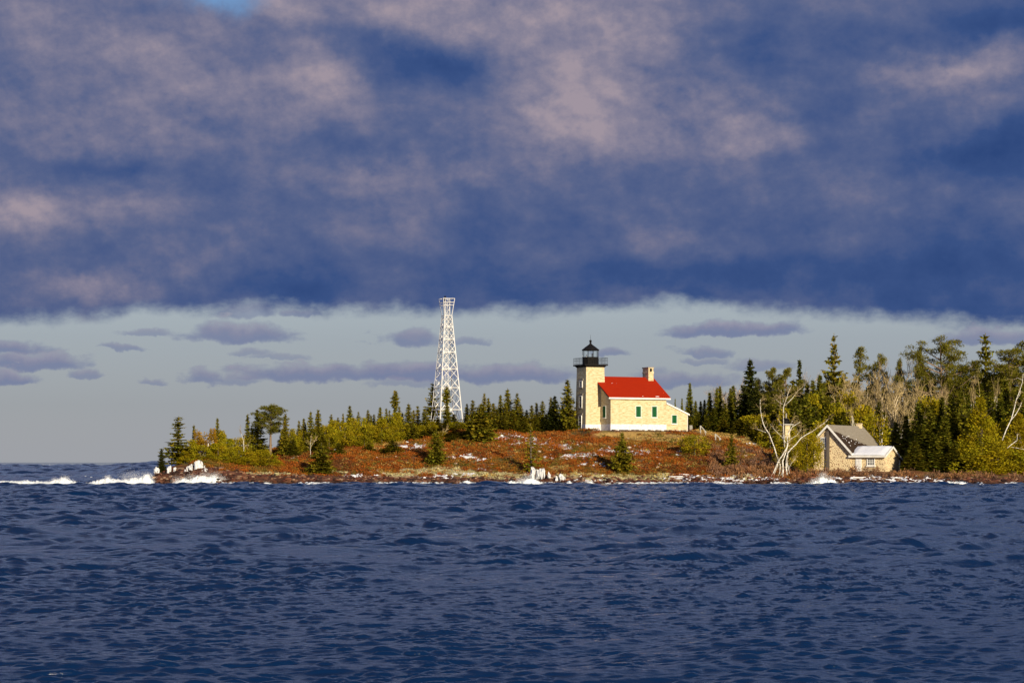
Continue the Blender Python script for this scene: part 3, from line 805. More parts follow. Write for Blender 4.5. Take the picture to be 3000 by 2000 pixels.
# tower
def sq(c, w, z): h = w / 2; return [(c[0] - h, c[1] - h, z), (c[0] + h, c[1] - h, z), (c[0] + h, c[1] + h, z), (c[0] - h, c[1] + h, z)]
wz = lambda z: WB + (WT - WB) * z / TZ
tow = MB().loft([sq(TC, wz(PL), PL), sq(TC, WT, TZ - 1.0), sq(TC, WT, TZ)]).build('tower', M['brick'], lh)
MB().loft([sq(TC, wz(-0.6) + 0.08, -0.6), sq(TC, wz(PL) + 0.08, PL - 0.004)]).build('tower_base', M['limewash'], tow)
MB().loft([sq(TC, WT + 0.03, TZ - 0.20), sq(TC, WT + 0.34, TZ - 0.04), sq(TC, WT + 0.34, TZ + 0.05)]).build('cornice', M['black'], tow)
xf = lambda z: TC[0] - wz(z) / 2          # face towards the open lake
def tower_window(z0, z1, name, door=False):
    yc, hw = RY - 0.02, 0.56
    x = xf((z0 + z1) / 2) - 0.02
    sl = (WT - WB) / TZ / 2
    mb = MB()
    for (a0, a1, b0, b1) in ((yc - hw, yc - hw + .11, z0, z1), (yc + hw - .11, yc + hw, z0, z1), (yc - hw + .11, yc + hw - .11, z1 - .12, z1), (yc - hw + .11, yc + hw - .11, z0, z0 + .1)):
        mb.box(x - 0.10, x + 0.12, a0, a1, b0, b1)
    if door:
        mb.box(x - 0.06, x + 0.12, yc - hw + .11, yc + hw - .11, z0 + 1.35, z0 + 1.5)
    else:
        mb.box(x - 0.05, x + 0.12, yc - hw + .11, yc + hw - .11, (z0 + z1) / 2 - .03, (z0 + z1) / 2 + .03)
        mb.box(x - 0.05, x + 0.12, yc - .025, yc + .025, z0 + .1, z1 - .12)
    f = mb.build(name, M['white'], tow)
    MB().box(x - 0.035, x + 0.11, yc - hw + .112, yc + hw - .112, z0 + .1, z1 - .122).build('pane', M['dark_glass'], f)
    MB().box(x - 0.05, x + 0.15, yc - hw - .25, yc + hw + .25, z1 + .002, z1 + .34).build('lintel', M['stone_lintel'], f)
    if not door: MB().box(x - 0.16, x + 0.14, yc - hw - .12, yc + hw + .12, z0 - .15, z0 - .002).build('sill', M['stone_lintel'], f)
tower_window(7.80, 8.98, 'window'); tower_window(4.12, 6.30, 'window'); tower_window(0.15, 2.78, 'door', True)
# gallery, railing, lantern
GW = 4.66
gal = MB().box(TC[0] - GW / 2, TC[0] + GW / 2, TC[1] - GW / 2, TC[1] + GW / 2, TZ + 0.10, TZ + 0.30)
gal.loft([sq(TC, WT + 0.36, TZ + 0.0), sq(TC, GW - 0.3, TZ + 0.099)])
gallery = gal.build('gallery', M['black'], lh)
rl = MB(); g2 = GW / 2 - 0.06; z0, z1 = TZ + 0.30, TZ + 1.48
for i in range(12):
    u = -g2 + 2 * g2 * i / 12
    for (x, y) in ((u, -g2), (g2, u), (-u, g2), (-g2, -u)):
        rl.tube([(TC[0] + x, TC[1] + y, z0), (TC[0] + x, TC[1] + y, z1 + (0.05 if i == 0 else 0))], 0.028 if i % 3 == 0 else 0.016, 5)
for z in (z1, (z0 + z1) / 2 + .15, z0 + 0.12):
    c = [(TC[0] - g2, TC[1] - g2, z), (TC[0] + g2, TC[1] - g2, z), (TC[0] + g2, TC[1] + g2, z), (TC[0] - g2, TC[1] + g2, z)]
    for i in range(4): rl.tube([c[i], c[(i + 1) % 4]], 0.026 if z == z1 else 0.015, 5)
rl.build('railing', M['black'], gallery)
LR, LN, rot = 1.46, 10, 0.12
z0 = TZ + 0.30
lan = MB().lathe([(LR - .02, z0), (LR - .02, z0 + 1.30), (LR + .03, z0 + 1.31), (LR + .03, z0 + 1.38)], LN, TC, rot).build('lantern', M['black'], lh)
zb, zc = z0 + 1.38, z0 + 2.56
for i in range(LN):
    a = rot + 2 * math.pi * i / LN
    p = (TC[0] + LR * .985 * math.cos(a), TC[1] + LR * .985 * math.sin(a))
    MB().tube([(*p, zb - .05), (*p, zc + .05)], 0.035, 5).build('glazing_bar', M['black'], lan)
gl = MB()
for i in range(LN):
    a, b = rot + 2 * math.pi * i / LN, rot + 2 * math.pi * (i + 1) / LN
    p, q_ = [(TC[0] + LR * .95 * math.cos(t_), TC[1] + LR * .95 * math.sin(t_)) for t_ in (a, b)]
    gl.add([(*p, zb), (*q_, zb), (*q_, zc), (*p, zc)], [(0, 1, 2, 3)])
gl.build('glazing', M['glass'], lan)
MB().lathe([(0.34, zb - .02), (0.34, zb + .06), (0.13, zb + .08), (0.13, zb + .45), (0.16, zb + .47), (0.16, zb + .62), (.05, zb + .66)], 12, (TC[0] + .35, TC[1])).build('lamp', M['white'], lan)
MB().lathe([(0.12, zb - .02), (0.12, zb + .35), (.04, zb + .4)], 10, (TC[0] - .95, TC[1] - .3)).build('standby_lamp', M['white'], lan)
zr = zc
cup = MB().lathe([(LR - .05, zr), (LR + .10, zr + .02), (LR + .12, zr + .12), (LR + .05, zr + .20), (LR * .62, zr + .68), (LR * .25, zr + 1.06), (.20, zr + 1.20), (.16, zr + 1.40),
                  (.20, zr + 1.44), (.17, zr + 1.48)], LN * 2, TC, rot).build('cupola', M['black'], lan)
MB().lathe([(.12, zr + 1.46)] + [(.235 * math.sin(t_), zr + 1.70 - .235 * math.cos(t_)) for t_ in np.linspace(.4, 2.9, 8)], 14, TC).build('vent_ball', M['black'], cup, True)
MB().tube([(*TC, zr + 1.9), (*TC, zr + 2.85)], [.03, .012], 5).build('lightning_rod', M['black'], cup)

# low rubble retaining wall in front of the house
sw = MB()
rw = random.Random(4)
for i in range(64):
    x0 = -1.6 + i * 0.305
    top = 0.05 + rw.uniform(-.10, .12) - max(0, x0 - 15.5) * 0.16
    sw.box(x0 - .012, x0 + .312, -2.12 - rw.uniform(0, .14), -1.62, -1.3 - max(0, x0 - 12) * .05, top)
o = sw.build('stone_wall', M['dry_stone']); o.location = HOUSE_O; o.rotation_euler = (0, 0, HOUSE_R)
tag(o, 'low dark dry stone retaining wall below the front of the brick dwelling', 'stone wall')
# rain barrel
bx_, by_ = 16.95, 0.9
pr = [(.29, 0), (.345, .28), (.36, .52), (.345, .78), (.30, 1.04), (.26, 1.045), (.25, 1.0)]
bc = empty('rain_barrel', (0, 0, 0)); 
c_, s_ = math.cos(HOUSE_R), math.sin(HOUSE_R)
bw_ = (HOUSE_O[0] + bx_ * c_ - by_ * s_, HOUSE_O[1] + bx_ * s_ + by_ * c_)
bc.location = (*bw_, HOUSE_O[2] + 0.02)
tag(bc, 'weathered grey wooden barrel standing beside the low end of the brick kitchen', 'barrel')
MB().lathe(pr, 16).build('staves', M['grey_wood'], bc, True)
hp = MB()
for z in (.2, .42, .66, .88): hp.lathe([(.335 + .022 * (1 if .3 < z < .8 else -.2), z - .025), (.368 if .3 < z < .8 else .348, z), (.335 + .022 * (1 if .3 < z < .8 else -.2), z + .025)], 16)
hp.build('hoop', M['dark_wood'], bc)
# short flights of steps with handrails down the slope
def handrail(px, top, base, w, drop, label):
    Y = Y_at(px, base + 3); p = at(px, base, Y); s = Y / F
    e = empty('handrail', (p[0], Y, p[2])); tag(e, label, 'handrail', 'handrails on the slope')
    h = (base - top) * s; x1 = w * s; dz = drop * s
    for yy in (0.0, 1.1):
        MB().box(-.06, .06, yy - .06, yy + .06, -.5, h).build('post', M['grey_wood'], e)
        MB().box(x1 - .05, x1 + .05, yy - .05, yy + .05, -dz - .6, h - dz * .9).build('post', M['grey_wood'], e)
        MB().prism([(0.061, yy - .04, h - .15), (x1 + .2, yy - .04, h - dz - .17), (x1 + .2, yy - .04, h - dz - .05), (0.061, yy - .04, h - .03)], (0, .08, 0)).build('rail', M['grey_wood'], e)
    st = MB()
    for q in range(5): st.box(x1 * q / 5, x1 * (q + 1) / 5 - .004, .07, 1.03, -dz * q / 5 - .35, -dz * q / 5 - .1)
    st.build('step', M['grey_wood'], e)
handrail(2053, 1246, 1270, 14, 18, 'grey timber handrail beside the barrel, the taller of two on the slope')
handrail(2097, 1270, 1291, 13, 14, 'short grey timber handrail lower on the slope, right of the stone wall')

# ------------------------------------------------------------------ white lattice tower
LT_Y = 384.0
ltp = at(1309, 1253, LT_Y)
lt_z = ground_z(ltp[0], LT_Y) - 0.2
lat = empty('lattice_tower', (ltp[0], LT_Y, lt_z), R(24.5))
tag(lat, 'tall white steel lattice beacon tower rising from the spruces', 'lattice tower')
s = LT_Y / F
wz_ = lambda py: at(0, py, LT_Y)[2] - lt_z
Zw, Zt = wz_(925), wz_(875)
WB_, WW_ = 4.85, 1.46
wid = lambda z: WB_ + (WW_ - WB_) * z / Zw
corner = lambda w, z: [(-w / 2, -w / 2, z), (w / 2, -w / 2, z), (w / 2, w / 2, z), (-w / 2, w / 2, z)]
for c in range(4):
    MB().tube([corner(wid(0), 0)[c], corner(wid(Zw), Zw)[c]], [.10, .075], 5).build('leg', M['steel'], lat)
rings = [0.0] + [wz_(840 + y / 3.733) for y in (1345, 1105, 900, 717, 575, 440, 330)]
br = MB()
for a, b in zip(rings[:-1], rings[1:]):
    ca, cb_ = corner(wid(a), a), corner(wid(b), b)
    for i in range(4):
        j = (i + 1) % 4
        V = lambda p: Vector(p)
        if a > 0:
            br.tube([ca[i], ca[j]], .085, 4)
            m0, m1 = (V(ca[i]) + V(ca[j])) / 2, (V(cb_[i]) + V(cb_[j])) / 2
            lm, rm = (V(ca[i]) + V(cb_[i])) / 2, (V(ca[j]) + V(cb_[j])) / 2
            for p, q in ((m0, lm), (lm, m1), (m0, rm), (rm, m1), (ca[i], (lm + m0) / 2), (ca[j], (rm + m0) / 2)):
                br.tube([p, q], .052, 4)
            for p, q in ((V(ca[i]), V(cb_[j])), (V(ca[j]), V(cb_[i]))): br.tube([p, q], .04, 4)
        else:
            m1 = (V(cb_[i]) + V(cb_[j])) / 2
            br.tube([ca[i], m1], .07, 4); br.tube([ca[j], m1], .07, 4)
cw = corner(wid(Zw), Zw)
for i in range(4): br.tube([cw[i], cw[(i + 1) % 4]], .07, 4)
br.build('bracing', M['steel'], lat)
cg = MB(); wt_ = 2.30
ct = corner(wt_, Zt)
for i in range(4):
    cg.tube([cw[i], ct[i]], .06, 4)
    for f in (0.62, 0.78, 1.0):
        q = [Vector(cw[k]).lerp(Vector(ct[k]), f) for k in (i, (i + 1) % 4)]
        cg.tube(q, .05, 4)
for i in range(4):
    q = corner(0.9, Zw)[i]; cg.tube([q, (q[0], q[1], Zt)], .05, 4)
    cg.tube([corner(.9, Zw)[i], corner(.9, (Zw + Zt) / 2)[(i + 1) % 4]], .03, 4); cg.tube([corner(.9, (Zw + Zt) / 2)[i], corner(.9, Zt)[(i + 1) % 4]], .03, 4)
cg.build('lookout_cage', M['steel'], lat)
ld = MB()
for x in (-.2, .2): ld.tube([(x, .25, 2), (x, .25, Zt)], .03, 4)
for q in range(int((Zt - 2) / .45)): ld.tube([(-.2, .25, 2 + q * .45), (.2, .25, 2 + q * .45)], .018, 4)
ld.tube([(.25, -.1, 1), (.25, -.1, Zw)], .06, 4)
ld.build('ladder', M['steel'], lat)
bcn = MB().lathe([(.13, Zt - .75), (.13, Zt - .02), (.19, Zt), (.19, Zt + .16), (.16, Zt + .18), (.16, Zt + .46), (.10, Zt + .52)], 10, (-.35, 0)).build('beacon', M['black'], lat)

# ------------------------------------------------------------------ fieldstone cottage
ct_ = empty('stone_cottage', COT_O, COT_R)
ct_.scale = (0.858, 1.338, 1.0)
tag(ct_, 'fieldstone cottage with white rake boards and stained grey shingle roof among firs', 'cottage')
GL, GR, AZ, ZR, ZL, CL = -3.0, 4.55, 7.62, 3.36, 4.9, 12.0
gab = [(GL, 0, -.5), (GR, 0, -.5), (GR, 0, ZR + .02), (0, 0, AZ - .15), (GL, 0, ZL)]
MB().prism(gab, (0, CL, 0)).build('wall', M['rubble'], ct_)
th = .20; oy = .45
sr = (AZ - ZR) / 4.6; sl_ = (AZ - 4.72) / 3.3
r1 = MB().prism([(0.0, -oy + .05, AZ), (GR + .35, -oy + .05, AZ - (GR + .35) * sr), (GR + .35, -oy + .05, AZ - (GR + .35) * sr + th), (0.0, -oy + .05, AZ + th)], (0, CL + .6, 0))
r1.prism([(-.002, -oy + .05, AZ), (-.002, -oy + .05, AZ + th), (GL - .35, -oy + .05, AZ - 3.35 * sl_ + th), (GL - .35, -oy + .05, AZ - 3.35 * sl_)], (0, CL + .6, 0))
croof = r1.build('roof', M['old_roof'], ct_)
sf2 = MB(); rs = random.Random(9)
for i in range(16):
    x = 2.0 + 2.0 * rs.random(); y = rs.uniform(1.0, 6.5); z = AZ - x * sr + th; w_ = rs.uniform(.05, .16); h_ = rs.uniform(.04, .09)
    sf2.add([(x - h_, y - w_, z + h_ * sr + .003), (x + h_, y - w_ * .6, z - h_ * sr + .003), (x + h_ * .8, y + w_, z - h_ * .8 * sr + .003), (x - h_ * .7, y + w_ * .7, z + h_ * .7 * sr + .003), (x, y, z + .06)], [(0, 1, 4), (1, 2, 4), (2, 3, 4), (3, 0, 4)])
sf2.build('snow_flecks', M['snow'], croof)['kind'] = 'stuff'
rb = MB()
rb.prism([(0, -oy - .03, AZ + th + .02), (0, -oy - .03, AZ - .22), (GR + .42, -oy - .03, AZ - (GR + .42) * sr - .22), (GR + .42, -oy - .03, AZ - (GR + .42) * sr + th + .02)], (0, .078, 0))
rb.prism([(-.003, -oy - .03, AZ + th + .02), (GL - .42, -oy - .03, AZ - 3.42 * sl_ + th + .02), (GL - .42, -oy - .03, AZ - 3.42 * sl_ - .22), (-.003, -oy - .03, AZ - .22)], (0, .078, 0))
rb.box(GR + .30, GR + .50, -oy - .02, .15, ZR - .62, ZR - .28)
rb.build('rake_board', M['white'], croof)
MB().box(-.42, .42, 10.4, 11.3, AZ - .6, AZ + .55).box(-.48, .48, 10.35, 11.35, AZ + .55, AZ + .66).build('chimney', M['rubble'], ct_)
MB().box(-.26, .26, -.30, -.004, .1, 6.75).build('flue_board', M['dark_wood'], ct_)
def sash(parent, x0, x1, z0, z1, y, cols, rows, name='window'):
    m = MB(); w = .17
    for a in ((x0, x0 + w, z0, z1), (x1 - w, x1, z0, z1), (x0 + w, x1 - w, z1 - w, z1), (x0 + w, x1 - w, z0, z0 + w)): m.box(a[0], a[1], y - .09, y - .001, a[2], a[3])
    m.box(x0 - .12, x1 + .12, y - .16, y - .001, z0 - .16, z0 - .003)
    f = m.build(name, M['white'], parent)
    mu = MB()
    for c in range(1, cols):
        x = x0 + w + (x1 - x0 - 2 * w) * c / cols; mu.box(x - .03, x + .03, y - .055, y - .012, z0 + w, z1 - w)
    for c in range(1, rows):
        z = z0 + w + (z1 - z0 - 2 * w) * c / rows; mu.box(x0 + w, x1 - w, y - .050, y - .014, z - (.05 if c == rows // 2 else .025), z + (.05 if c == rows // 2 else .025))
    mu.build('glazing_bar', M['white'], f)
    MB().box(x0 + w, x1 - w, y - .03, y - .002, z0 + w, z1 - w).build('pane', M['dark_glass'], f)
    return f
sash(ct_, -1.62, -.36, 3.85, 5.75, 0, 3, 4)
# wing to the right, snow on its roof
AX0, AX1, AY0, AYR, AY1 = GR + .004, 11.35, .12, 2.55, 5.2
az0, azr, az1 = 2.72, 4.02, 2.35
wg = MB().prism([(AX0, AY0, -.5), (AX0, AY1, -.5), (AX0, AY1, az1), (AX0, AYR, azr - .1), (AX0, AY0, az0)], (AX1 - AX0, 0, 0)).build('wing', M['rubble'], ct_)
so = (azr - az0) / (AYR - AY0)
wr = MB().prism([(AX0 - .1, AY0 - .4, az0 - .4 * so), (AX0 - .1, AYR, azr), (AX0 - .1, AYR, azr + .16), (AX0 - .1, AY0 - .4, az0 - .4 * so + .16)], (AX1 - AX0 + .45, 0, 0))
so2 = (azr - az1) / (AY1 - AYR)
wr.prism([(AX0 - .1, AYR + .002, azr), (AX0 - .1, AY1 + .1, az1 - .1 * so2), (AX0 - .1, AY1 + .1, az1 - .1 * so2 + .16), (AX0 - .1, AYR + .002, azr + .16)], (AX1 - AX0 + .45, 0, 0))
wroof = wr.build('wing_roof', M['white'], ct_)
# snow slab with soft edge
sv, sf = [], []
ns_, nt_ = 26, 10
for i in range(ns_ + 1):
    for j in range(nt_ + 1):
        u, v = i / ns_, j / nt_
        x = AX0 - .05 + u * (AX1 - AX0 + .15); y = AY0 - .36 + v * (AYR - AY0 + .42)
        e = min(1, 6 * min(u, 1 - u) + .15) * min(1, 5 * min(v, 1 - v) + .35)
        z = az0 + (y - AY0) * so + .165 + .20 * e * (0.75 + .5 * float(fbm(np.array([x * .9]), np.array([y * 1.2]), 4, 3)[0]))
        sv.append((x, y, min(z, azr + .40)))
for i in range(ns_):
    for j in range(nt_):
        a = i * (nt_ + 1) + j; sf.append((a, a + nt_ + 1, a + nt_ + 2, a + 1))
link('snow_blanket', new_mesh('snow_blanket', sv, sf, M['snow'], True), wroof)
tr = MB()
xg = AX1 + .36
tr.prism([(xg, AY0 - .45, az0 - .45 * so - .16), (xg, AYR, azr - .16), (xg, AYR, azr + .22), (xg, AY0 - .45, az0 - .45 * so + .22)], (.07, 0, 0))
tr.prism([(xg, AYR + .002, azr - .16), (xg, AY1 + .15, az1 - .15 * so2 - .16), (xg, AY1 + .15, az1 - .15 * so2 + .22), (xg, AYR + .002, azr + .22)], (.07, 0, 0))
tr.box(AX0 - .25, xg + .07, AY0 - .48, AY0 - .405, az0 - .4 * so - .14, az0 - .4 * so + .20)
tr.build('fascia', M['white'], wroof)
dr = MB().box(5.50, 6.72, AY0 - .07, AY0 - .001, -.1, 2.35)
door = dr.build('door', M['white'], ct_)
dp = MB()
for (a, b, c, d_) in ((5.64, 6.04, .35, 1.0), (6.18, 6.58, .35, 1.0), (5.64, 6.04, 1.2, 2.1), (6.18, 6.58, 1.2, 2.1)): dp.box(a, b, AY0 - .095, AY0 - .071, c, d_)
dp.build('door_panel', M['limewash'], door)
sash(ct_, 7.80, 9.42, .98, 2.32, AY0, 4, 4)
# open lean-to behind the wing
sh = MB().prism([(AX0 + 2, AY1 + .05, az1 - .1), (AX0 + 2, 8.0, 1.25), (AX0 + 2, 8.0, 1.40), (AX0 + 2, AY1 + .05, az1 + .06)], (AX1 - AX0 - 1.6, 0, 0)).build('shed_roof', M['dark_wood'], ct_)
tr2 = MB().prism([(xg, AY1 + .16, az1 - .24), (xg, 8.05, 1.14), (xg, 8.05, 1.46), (xg, AY1 + .16, az1 + .12)], (.06, 0, 0)).build('shed_fascia', M['white'], ct_)
MB().box(AX1 + .02, AX1 + .2, AY1 + .05, AY1 + .25, -.4, 1.95).build('porch_post', M['white'], ct_)
MB().box(AX0 + 2, AX0 + 2.3, AY1 + .01, 7.9, -.4, 1.3).build('shed_wall', M['dark_wood'], ct_)
MB().box(9.7, 10.4, 3.0, 3.5, 3.2, 4.30).build('wing_chimney', M['rubble'], ct_)

# ------------------------------------------------------------------ small beacon half hidden behind the birch
bY = 352.0
bp = at(2303, 1330, bY); bz = ground_z(bp[0], bY) - .2
bt = empty('range_light', (bp[0], bY, bz), R(25))
tag(bt, 'small cream light tower with flat black cap, half hidden behind the white birch', 'range light')
top = at(2303, 1246, bY)[2] - bz
MB().loft([sq((0, 0), 1.25, -.3), sq((0, 0), .92, top)]).build('tower', M['brick'], bt)
MB().loft([sq((0, 0), 1.0, top + .003), sq((0, 0), 1.9, top + .12), sq((0, 0), 1.9, top + .22)]).build('gallery', M['white'], bt)
rr = MB().lathe([(.62, top + .225), (.62, top + .95), (.70, top + 1.0), (.30, top + 1.28)], 8).build('lantern', M['black'], bt)
MB().lathe([(.12, top + 1.2), (.12, top + 1.95), (.17, top + 1.98), (.17, top + 2.1)], 8).build('vent_pipe', M['grey_wood'], bt)
rl = MB()
for (x, y) in ((-.9, -.9), (.9, -.9), (.9, .9), (-.9, .9), (0, -.9), (-.9, 0)): rl.tube([(x, y, top + .22), (x, y, top + 1.05)], .02, 4)
c = corner(1.8, top + 1.05)
for i in range(4): rl.tube([c[i], c[(i + 1) % 4]], .025, 4)
rl.build('railing', M['black'], bt)
# ------------------------------------------------------------------ trees
class Cards:
    """Small leaf or needle sprays: diamond faces, each with a tint."""
    def __init__(s): s.P = []; s.D = []; s.S = []; s.T = []
    def add(s, P, D, S, T):
        P = np.atleast_2d(P); n = len(P)
        s.P.append(P); s.D.append(np.broadcast_to(D, (n, 3))); s.S.append(np.broadcast_to(S, (n, 3))); s.T.append(np.broadcast_to(T, (n, 3)))
    def arrays(s):
        P, D, S, T = (np.concatenate(a) for a in (s.P, s.D, s.S, s.T))
        v = np.stack([P, P + D * .45 + S, P + D, P + D * .45 - S], 1).reshape(-1, 3)
        return v, np.arange(len(v)).reshape(-1, 4), T
    def mesh(s, name, mat, unit=None):
        v, f, T = s.arrays()
        if unit: v = v / np.array(unit)
        return new_mesh(name, v, f, mat, False, T)

def unit3(v): return v / np.maximum(np.linalg.norm(v, axis=-1, keepdims=True), 1e-9)

def spruce_mesh(seed, H, Rm, prof='cone', dens=1.0, layered=0.0, droop=.22, bare=0.04, mat='spruce', wind=0.0):
    """Spire conifer: tiers of drooping boughs, each a flat spray of needles."""
    r = np.random.default_rng(seed); c = Cards()
    gap = 0.20 + .30 * layered
    n = int(H / gap); miss = r.random(n) < .10 * (1 + layered)
    ph = r.uniform(0, 6.28)
    for i in range(n):
        t = (i + r.uniform(-.3, .3)) / n
        t = min(max(t, 0), .995); z0_ = H * (bare + (1 - bare) * t)
        if prof == 'cone': p = (1 - t) ** .80 * min(1, .7 + t * 4)
        elif prof == 'column': p = (1 - t) ** .72 * min(1, .6 + t * 3)
        elif prof == 'club': p = (.42 + .40 * math.exp(-((t - .80) / .13) ** 2) + .5 * (1 - t) ** 2) * (1 - t ** 9) * (.65 if .45 < t < .62 else 1)
        else: p = (1 - t) ** .55 * (.85 + .25 * math.sin(t * 9 + ph))
        rad = Rm * p * r.uniform(.75, 1.15) * (.55 if miss[i] else 1) + .05
        nb = max(3, int((4 + 4.5 * p) * dens * (1 + .7 * layered)))
        a0 = r.uniform(0, 6.28)
        for b in range(nb):
            a = a0 + 6.283 * b / nb + r.uniform(-.3, .3); z = z0_ + r.uniform(-.5, .5) * gap * (1 - .6 * layered)
            L = rad * r.uniform(.62, 1.12) * (1 + wind * math.cos(a))
            up = .42 * t - droop * (1 - t) + r.uniform(-.10, .10)
            k = max(2, int(L / .20) + 1)
            s = (np.arange(k) + .4 * r.random(k) + .25) / k
            dirv = np.array([math.cos(a), math.sin(a), 0]); sd = np.array([-math.sin(a), math.cos(a), 0])
            P = dirv * (s * L)[:, None]; P[:, 2] = z + L * (up * s - .20 * s * s + .12 * s ** 3)
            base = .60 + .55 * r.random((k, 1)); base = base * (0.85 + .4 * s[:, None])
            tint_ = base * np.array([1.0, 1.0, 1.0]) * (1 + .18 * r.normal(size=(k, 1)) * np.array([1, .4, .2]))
            wdt = (.11 + .30 * L * (1 - .7 * s))[:, None]
            for sg in (-1, 1):
                D = unit3(dirv * .62 + sd * sg * .78 + r.normal(0, .16, (k, 3))) * wdt * r.uniform(.8, 1.3, (k, 1)); D[:, 2] -= .10 * wdt[:, 0]
                S = unit3(np.cross(D, [0, 0, 1.0]) + r.normal(0, .5, (k, 3)) * wdt) * (.065 + .035 * L)
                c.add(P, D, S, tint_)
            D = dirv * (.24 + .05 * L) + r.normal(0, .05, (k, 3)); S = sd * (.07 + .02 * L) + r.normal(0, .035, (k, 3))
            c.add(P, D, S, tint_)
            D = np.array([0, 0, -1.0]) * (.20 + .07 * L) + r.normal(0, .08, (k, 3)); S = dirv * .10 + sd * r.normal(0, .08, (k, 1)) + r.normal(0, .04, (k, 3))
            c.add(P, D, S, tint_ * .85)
    k = 10
    P = np.zeros((k, 3)); P[:, 2] = H * np.linspace(.93, 1.0, k)
    D = r.normal(0, .5, (k, 3)); D[:, 2] = np.abs(D[:, 2]) + .7; D = unit3(D) * .17
    c.add(P, D, unit3(np.cross(D, r.normal(size=(k, 3)))) * .035, np.ones((k, 3)) * .9)
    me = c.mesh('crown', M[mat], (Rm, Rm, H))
    tm = MB().tube([(0, 0, -.06 * H), (.02 * Rm, 0, H * .4), (0, .02 * Rm, H * .995)], [.022 * H * .75 + .02, .014 * H * .7 + .01, .012], 6)
    tv = np.array(tm.v) / np.array([Rm, Rm, H])
    return new_mesh('trunk', tv, tm.f, M['bark'], True), me

def cedar_mesh(seed, H, Rm, mat='cedar', shape='cone', n=2600, trunk='bark', size=1.0):
    """Dense rounded evergreen: upright sprays gathered in lobes over an uneven outline."""
    r = np.random.default_rng(seed); c = Cards()
    nl = int(30 + 26 * H * Rm / 6)
    for i in range(nl):
        t = r.random() ** (1.25 if shape == 'cone' else .9)
        if shape == 'cone': p = (1 - t) ** (.75 if H < 8 else 1.2) * min(1, .8 + 3 * t)
        elif shape == 'round': p = math.sqrt(max(0, 1 - (2 * t - .95) ** 2)) * .95 + .05
        else: p = .55 + .45 * math.sin(t * 3.1)                     # loose
        a = r.uniform(0, 6.283); rr = Rm * p * (r.uniform(.35, 1.0) ** .45) * r.uniform(.82, 1.08)
        cz = H * (.04 + .90 * t)
        ctr = np.array([rr * math.cos(a), rr * math.sin(a), cz])
        lr = (.20 + .17 * Rm) * r.uniform(.8, 1.35) * (1 if H < 8 else 1.15 - .75 * t)
        m = int(n / nl)
        q = r.normal(size=(m, 3)); q = unit3(q) * (r.random((m, 1)) ** .45)
        P = ctr + q * np.array([lr, lr, lr * 1.35]); P[:, 2] = np.clip(P[:, 2], 0.0, H)
        outv = unit3(P * np.array([1, 1, 0]) + 1e-6)
        D = unit3(outv * .55 + np.array([0, 0, .75]) + r.normal(0, .45, (m, 3))) * r.uniform(.15, .30, (m, 1)) * size
        S = unit3(np.cross(D, r.normal(size=(m, 3)))) * r.uniform(.05, .10, (m, 1)) * size
        lob = r.uniform(.68, 1.15) * np.array([1 + r.normal(0, .07), 1, 1 + r.normal(0, .1)])
        c.add(P, D, S, lob * r.uniform(.75, 1.2, (m, 1)))
    me = c.mesh('crown', M[mat], (Rm, Rm, H))
    tm = MB().tube([(0, 0, -.08 * H), (.05 * Rm, 0, H * .45), (0, .03 * Rm, H * .9)], [.03 * H * .7 + .02, .02 * H * .7 + .01, .012], 6)
    for b in range(7):
        a = r.uniform(0, 6.28); z = H * r.uniform(.2, .75); L = Rm * .6
        tm.tube([(0, 0, z), (L * math.cos(a), L * math.sin(a), z + L * .7)], [.03, .01], 4)
    return new_mesh('trunk', np.array(tm.v) / np.array([Rm, Rm, H]), tm.f, M[trunk], True), me

